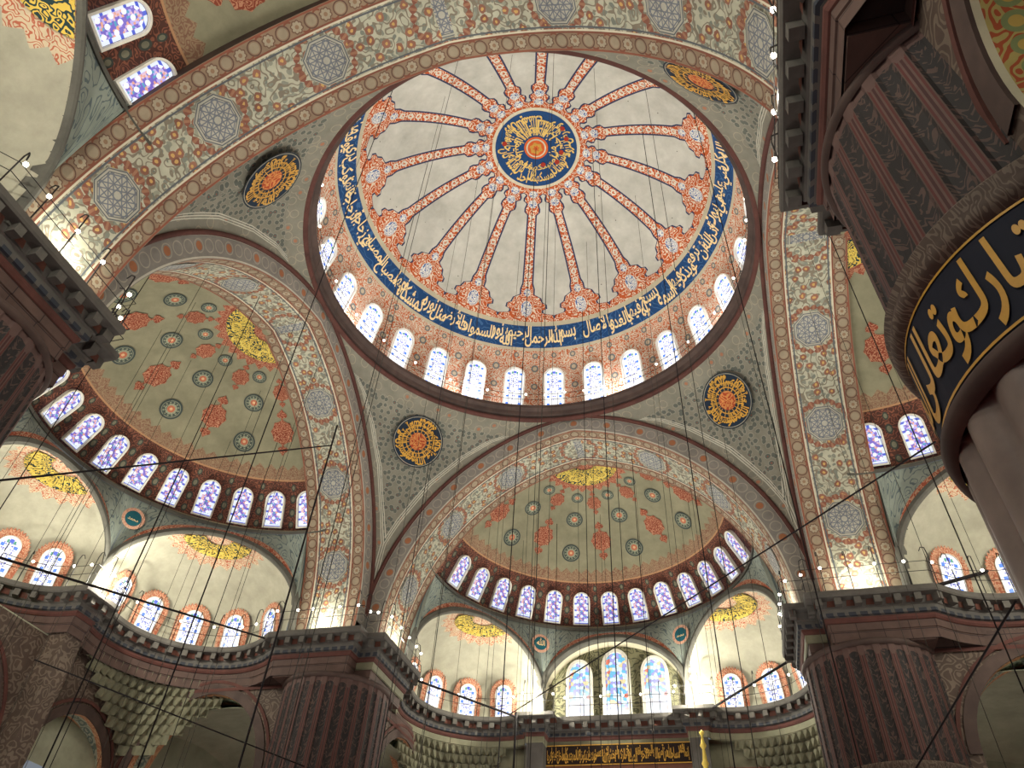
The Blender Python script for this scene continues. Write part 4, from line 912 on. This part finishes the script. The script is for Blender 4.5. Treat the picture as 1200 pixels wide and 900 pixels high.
    if k==0:
        P=[[fo(x,0,z) for z in(-1.6,16.)] for x in(-4.7,4.7)];UV=[[(x,z) for z in(-1.6,16.)] for x in(-4.7,4.7)];v,f,u=grid(P,UV);ob('marble_facing',mesh('marble_facing',v,f,u,False,'redmarble'),A)
        for sg in(-1,1):
            P=[[fo(sg*x,0,z) for z in(-1.6,16.)] for x in(4.7,12.6)];UV=[[(x,z) for z in(-1.6,16.)] for x in(4.7,12.6)];v,f,u=grid(P,UV);ob('corner_wall',mesh('corner_wall',v,f,u,False,'muq'),A)
            mb=MB();mb.box(fo(sg*5.2,-.6,7.1),(1,0,0),(0,1,0),(0,0,1),1.1,1.15,17.6);ob('pilaster',mb.me('pilaster','cornice'),A)
            mb=MB()
            for x0,x1 in((6.6,10.2),): 
                mb.box(fo(sg*8.2,-.1,14.2),(1,0,0),(0,1,0),(0,0,1),3.6,.14,.2);mb.box(fo(sg*6.5,-.1,9.2),(1,0,0),(0,1,0),(0,0,1),.2,.14,10);mb.box(fo(sg*9.9,-.1,9.2),(1,0,0),(0,1,0),(0,0,1),.2,.14,10)
            tag(ob('red_frame',mb.me('red_frame','redmarble'),A),'dark red rectangular frame')
    else:
        for sg in(-1,1): wall_arch(A,lambda x,y,z,k=k,sg=sg:T(k,sg*x,26.02+y,z),5.9,12.6,-1.6,16.,9.2,2.9,9.6,.25,'ornwall','galsoff',1.2)
        wall_arch(A,fo,-4.7,4.7,-1.6,15.15,0,3.9,9.6,.3,'ornwall','galsoff',1.2)
        for sg in(-1,1):
            mb=MB();mb.box(fo(sg*5.3,-.55,7.1),T(k,1,0,0),T(k,0,1,0),(0,0,1),1.15,1.15,17.4);ob('pilaster',mb.me('pilaster','ornwall'),A)
# gallery rooms behind the arcades
for k in range(4):
    pass
for sx,sy in((-1,1),(1,1),(1,-1),(-1,-1)):
    mb=MB();mb.box((20.1*sx,20.1*sy,16.25),(1,0,0),(0,1,0),(0,0,1),14.6,14.6,.1);tag(ob('ceiling',mb.me('ceiling_slab','galvault')),'flat stone ceiling over a corner gallery','ceiling',None,'structure')
for k in(1,3):
    mb=MB();mb.box(T(k,0,32.,16.25),T(k,1,0,0),T(k,0,1,0),(0,0,1),26,3.4,.1)
    for sg in(-1,1): mb.box(T(k,sg*9.2,28.2,16.25),T(k,1,0,0),T(k,0,1,0),(0,0,1),7.8,4.3,.1)
    mb.box(T(k,0,28.2,15.18),T(k,1,0,0),T(k,0,1,0),(0,0,1),10.6,4.3,.1);tag(ob('ceiling',mb.me('ceiling_slab','galvault')),'flat stone ceiling over a side aisle','ceiling',None,'structure')
for sx,sy in((-1,1),(1,1),(1,-1),(-1,-1)):
    A=thing('gallery_vault',(20*sx,20*sy,14),{(-1,1):'pale gallery vault seen through the arch left of the lower left pillar',(1,1):'pale gallery vault seen through the arch at the right edge',(1,-1):'pale gallery vault behind the nearest pillar',(-1,-1):'gallery vault beyond the left pillar'}[(sx,sy)],'vault','corner gallery vaults')
    n=20;P=[[((20.0+x)*sx,(20.0+y)*sy,10.5+5.2*math.sqrt(max(0,1-(x*x+y*y)/105.))) for y in np.linspace(-7.2,7.2,n)] for x in np.linspace(-7.2,7.2,n)]
    v,f,u=grid(P,None);ob('vault_shell',mesh('vault_shell',v,f,None,True,'galvault'),A)
    mb=MB()
    for ax in(0,1):
        c=[20.2*sx,20.2*sy,5.5];c[ax]=26.6*sx if ax==0 else 26.6*sy;x=(0,1,0) if ax==0 else (1,0,0);y=(1,0,0) if ax==0 else (0,1,0);mb.box(c,x,y,(0,0,1),13,.3,21)
    ob('outer_wall',mb.me('outer_wall','galvault'),A)
    window('ex',(26.4*sx,20.2*sy,8.6),(-sx,0,0),(0,0,1),'gallery window behind the %s corner arcade, %s outer wall'%({(-1,1):'far left',(1,1):'far right',(1,-1):'near right',(-1,-1):'near left'}[(sx,sy)],'left' if sx<0 else 'right'),None)
    window('ex',(20.2*sx,26.4*sy,8.6),(0,-sy,0),(0,0,1),'gallery window behind the %s corner arcade, %s wall'%({(-1,1):'far left',(1,1):'far right',(1,-1):'near right',(-1,-1):'near left'}[(sx,sy)],'far' if sy>0 else 'near'),None)
    light((20*sx,20*sy,7),300,(1,.95,.85),.5)  # added fill lamp without a fitting, brightens the gallery room behind the arches
for k in(1,3):
    A=thing('aisle_vault',T(k,0,30,14),'dim %s side aisle behind the outer arches'%hn[k],'vault')
    P=[[T(k,x,26.3+3*(1-math.cos(PI*i/20)),10.+4*math.sin(PI*i/20)) for x in(-12.5,0,12.5)] for i in range(21)];v,f,u=grid(P,None);ob('vault_shell',mesh('vault_shell',v,f,None,True,'galvault'),A)
    P=[[T(k,x,32.3,z) for z in(-1.6,12)] for x in(-12.5,12.5)];v,f,u=grid(P,None);ob('outer_wall',mesh('outer_wall',v,f,None,False,'galvault'),A)
    for x,nm in((-9.2,'left bay'),(0,'middle bay'),(9.2,'right bay')): window('ex',T(k,x,32.2,7.6),Vector(T(k,0,-1,0)),(0,0,1),'aisle window behind the %s outer wall, %s'%(hn[k],nm),None)
# inscription panel
A=thing('inscription_panel',(0,25.9,14.9),'long dark panel with dense gold lettering on the far wall','inscription')
mb=MB();mb.box((0,25.93,15.25),(1,0,0),(0,1,0),(0,0,1),9.3,.1,1.15);ob('panel_ground',mb.me('panel_ground',simple('panel_black',rgb(34,22,18))),A)
v,f=band_text('إنما يعمر مساجد الله من آمن بالله واليوم الآخر وأقام الصلاة وآتى الزكاة ولم يخش إلا الله فعسى أولئك أن يكونوا من المهتدين كلما دخل عليها زكريا'.replace('آتى','آتى').split(),9.0,1.0);mb=MB();mb.add([(4.5+x,25.86,14.75+y) for x,y in v],f);ob('gold_lettering',mb.me('gold_lettering','gold'),A)
mb=MB()
for z in(14.66,15.84): mb.box((0,25.87,z),(1,0,0),(0,1,0),(0,0,1),9.3,.04,.05)
ob('panel_border',mb.me('panel_border','gold'),A)
# gilded finial by the right pilaster
A=thing('gilded_finial',(5.45,24.2,12.5),'slender gilded finial standing before the grey pilaster right of the inscription panel','finial')
v,f,u=lathe([(.02,15.9),(.16,15.75),(.06,15.55),(.1,15.2),(.2,15.0),(.08,14.8),(.13,14.2),(.22,14.0),(.12,13.8),(.16,12.8),(.22,12.5)],12,c=(5.45,24.0));ob('finial_rod',mesh('finial_rod',v,f,u,True,'yellow'),A)
# ---------------- railings with bulbs ----------------
bm_=MB()
for i in range(4):
    for j in range(8): pass
import bmesh
b=bmesh.new();bmesh.ops.create_icosphere(b,subdivisions=1,radius=.085);bulb=bpy.data.meshes.new('bulb');b.to_mesh(bulb);b.free();bulb.materials.append(MAT['bulb'])
rl=['iron railing with bulbs on the far gallery cornice','iron railing with bulbs on the left gallery cornice','iron railing with bulbs above the left and nearest pillars','iron railing with bulbs on the right gallery cornice']
for k in range(4):
    A=thing('gallery_railing',T(k,0,23,17.5),rl[k],'railing','gallery railings with lamp bulbs')
    p=[(x.x,x.y) for x in offset(full_path(k),.72)]
    for zz in(18.15,18.65):
        mb=MB();mb.tube([T(k,x,y,zz) for x,y in p],.018,4);ob('rail',mb.me('rail','iron'),A)
    rs=resample(p,1.25)
    for i,(q,d) in enumerate(rs):
        mb=MB();n=Vector((d.y,-d.x));h=random.uniform(1.9,2.35);top=[(q,17.45),(q,17.45+h*.8),(q-n*.05+d*.02,17.45+h*.95),(q-n*.22,17.45+h),(q-n*.36,17.45+h*.93)]
        mb.tube([T(k,a.x,a.y,z) for a,z in top],.025,4);ob('curled_post',mb.me('curled_post','iron'),A)
        if i%1==0:
            o=ob('light_bulb',bulb,A);o.location=Vector(T(k,*(q+d*random.uniform(-.3,.3)),18.68))-A.location
A=thing('dome_railing',(0,0,33),'thin railing with many bulbs on the walkway under the drum windows','railing')
for zz in(33.5,34.0):
    mb=MB();mb.tube([(11.9*math.sin(i*2*PI/96),11.9*math.cos(i*2*PI/96),zz) for i in range(97)],.016,4);ob('rail',mb.me('rail','iron'),A)
for i in range(56):
    a=i*2*PI/56+.03;mb=MB();mb.tube([(11.9*math.sin(a),11.9*math.cos(a),32.9),(11.9*math.sin(a),11.9*math.cos(a),34.1)],.016,4)
    if i%2: ob('post',mb.me('post','iron'),A)
    o=ob('light_bulb',bulb,A);o.location=Vector((11.86*math.sin(a+.04),11.86*math.cos(a+.04),33.95+random.uniform(-.1,.1)))-A.location
# ---------------- cables ----------------
def ceil_z(x,y):
    r=math.hypot(x,y)
    if r<11.6: return ZD+math.sqrt(RD*RD-r*r)-.05
    for k in range(4):
        t,d={0:(x,y),1:(y,-x),2:(-x,-y),3:(-y,x)}[k]
        if d>16.3 and abs(t)<10:
            q=RH*RH-t*t-(d-YH)**2
            if q>20: return ZH+math.sqrt(q)-.05
        if 12.4<d<16.1 and abs(t)<11: return ZS+math.sqrt((S2+E_)**2-(abs(t)+E_)**2)-.02
    return None
rnd=random.Random(3);cn=0
spots=[]
for rr_,n,ph in((10.6,14,.1),(7.2,9,.3),(3.8,5,.15)):
    for i in range(n): a=2*PI*i/n+ph;spots.append((rr_*math.sin(a),rr_*math.cos(a)))
spots.append((0,0))
for k in(0,1,3):
    for d,n in((14.2,5),(18.,5),(20.6,5),(23.,3)):
        for i in range(n): t=(-8.5+17*(i+.5)/n)*(1 if d<20 else .85)+rnd.uniform(-.4,.4);spots.append(T(k,t,d)[:2])
for i,(x,y) in enumerate(spots):
    zt=ceil_z(x,y)
    if zt is None: continue
    dd=math.hypot(x-CAM[0],y-CAM[1])
    if dd<6: continue
    r=.0105 if i%4 else .02
    mb=MB();mb.tube([(x,y,3.2),(x,y,zt)],r,5);me=mb.me('cable','wire' if i%4 else 'rope')
    reg='central dome' if math.hypot(x,y)<11.7 else ('far side' if y>abs(x) else 'left side' if x<0 else 'right side')
    ob('hanging_cable',me);tag(bpy.context.scene.collection.objects[-1],'thin dark lamp cable hanging straight down from the vaults of the %s'%reg,'cable','lamp cables hanging under the %s'%reg)
def line(name,pts,r,lab,cat,mat='rope',sag=0,grp=None):
    pts=[Vector(p) for p in pts];o=[]
    for a,b in zip(pts[:-1],pts[1:]):
        for i in range(12):
            w=i/12;p=a.lerp(b,w);p.z-=sag*4*w*(1-w);o.append(p)
    o.append(pts[-1]);mb=MB();mb.tube(o,r,8);x=ob(name,mb.me(name,mat,True));tag(x,lab,cat,grp);return x
line('support_cable',[(-13.46,6.0,29.2),(-13.46,6.0,2)],.05,'thick black vertical cable at left, knotted where the side rope meets it','cable')
line('side_rope',[(-13.46,6.0,26.77),(-15,-10.2,12.6),],.04,'long black rope running level to the left edge from the thick cable','rope')
line('tie_rod',[(-11.33,17.3,17.3),(-6.1,24.2,17.1)],.07,'dark iron tie rod from the lower left pillar across the far left exedra','tie rod',grp=None)
line('tie_rod',[(11.6,17.3,17.5),(6.2,24.2,17.2)],.07,'dark iron tie rod crossing the far right exedra windows to the lower right pillar','tie rod')
line('diagonal_wire',[(-6.77,24.1,17.31),(15.9,0.1,17.65)],.035,'thin black wire rising diagonally to the right across the far half dome','wire')
line('iron_bar',[(16.9,11.0,17.45),(21.5,13.5,19.6)],.09,'thick black iron bar leaving the top of the lower right pillar','tie rod')
line('side_wire',[(-17.6,11.9,17.55),(-16.0,-9.2,11.3)],.05,'thick dark cable crossing the left exedra windows down to the left edge','cable')
line('low_wire',[(-22,1.2,12.2),(-12.6,12.0,10.4)],.03,'thin wire sloping down across the lower left arches','wire')
line('low_wire',[(14.6,-4,9.4),(12.2,6,7.4)],.03,'thin dark wire in front of the lower right pillar','wire')
line('near_cable',[(-6.1,23.4,17.2),(-6.1,23.4,3)],.06,'thick black cable dropping below the tie rod at the far left exedra','cable')
# ---------------- floor ----------------
v=[(-34,-34,-1.6),(34,-34,-1.6),(34,34,-1.6),(-34,34,-1.6)];o=ob('floor',mesh('floor',v,[(0,1,2,3)],[(0,0)]*4,False,'carpet'));tag(o,'red carpet floor','floor',None,'structure')
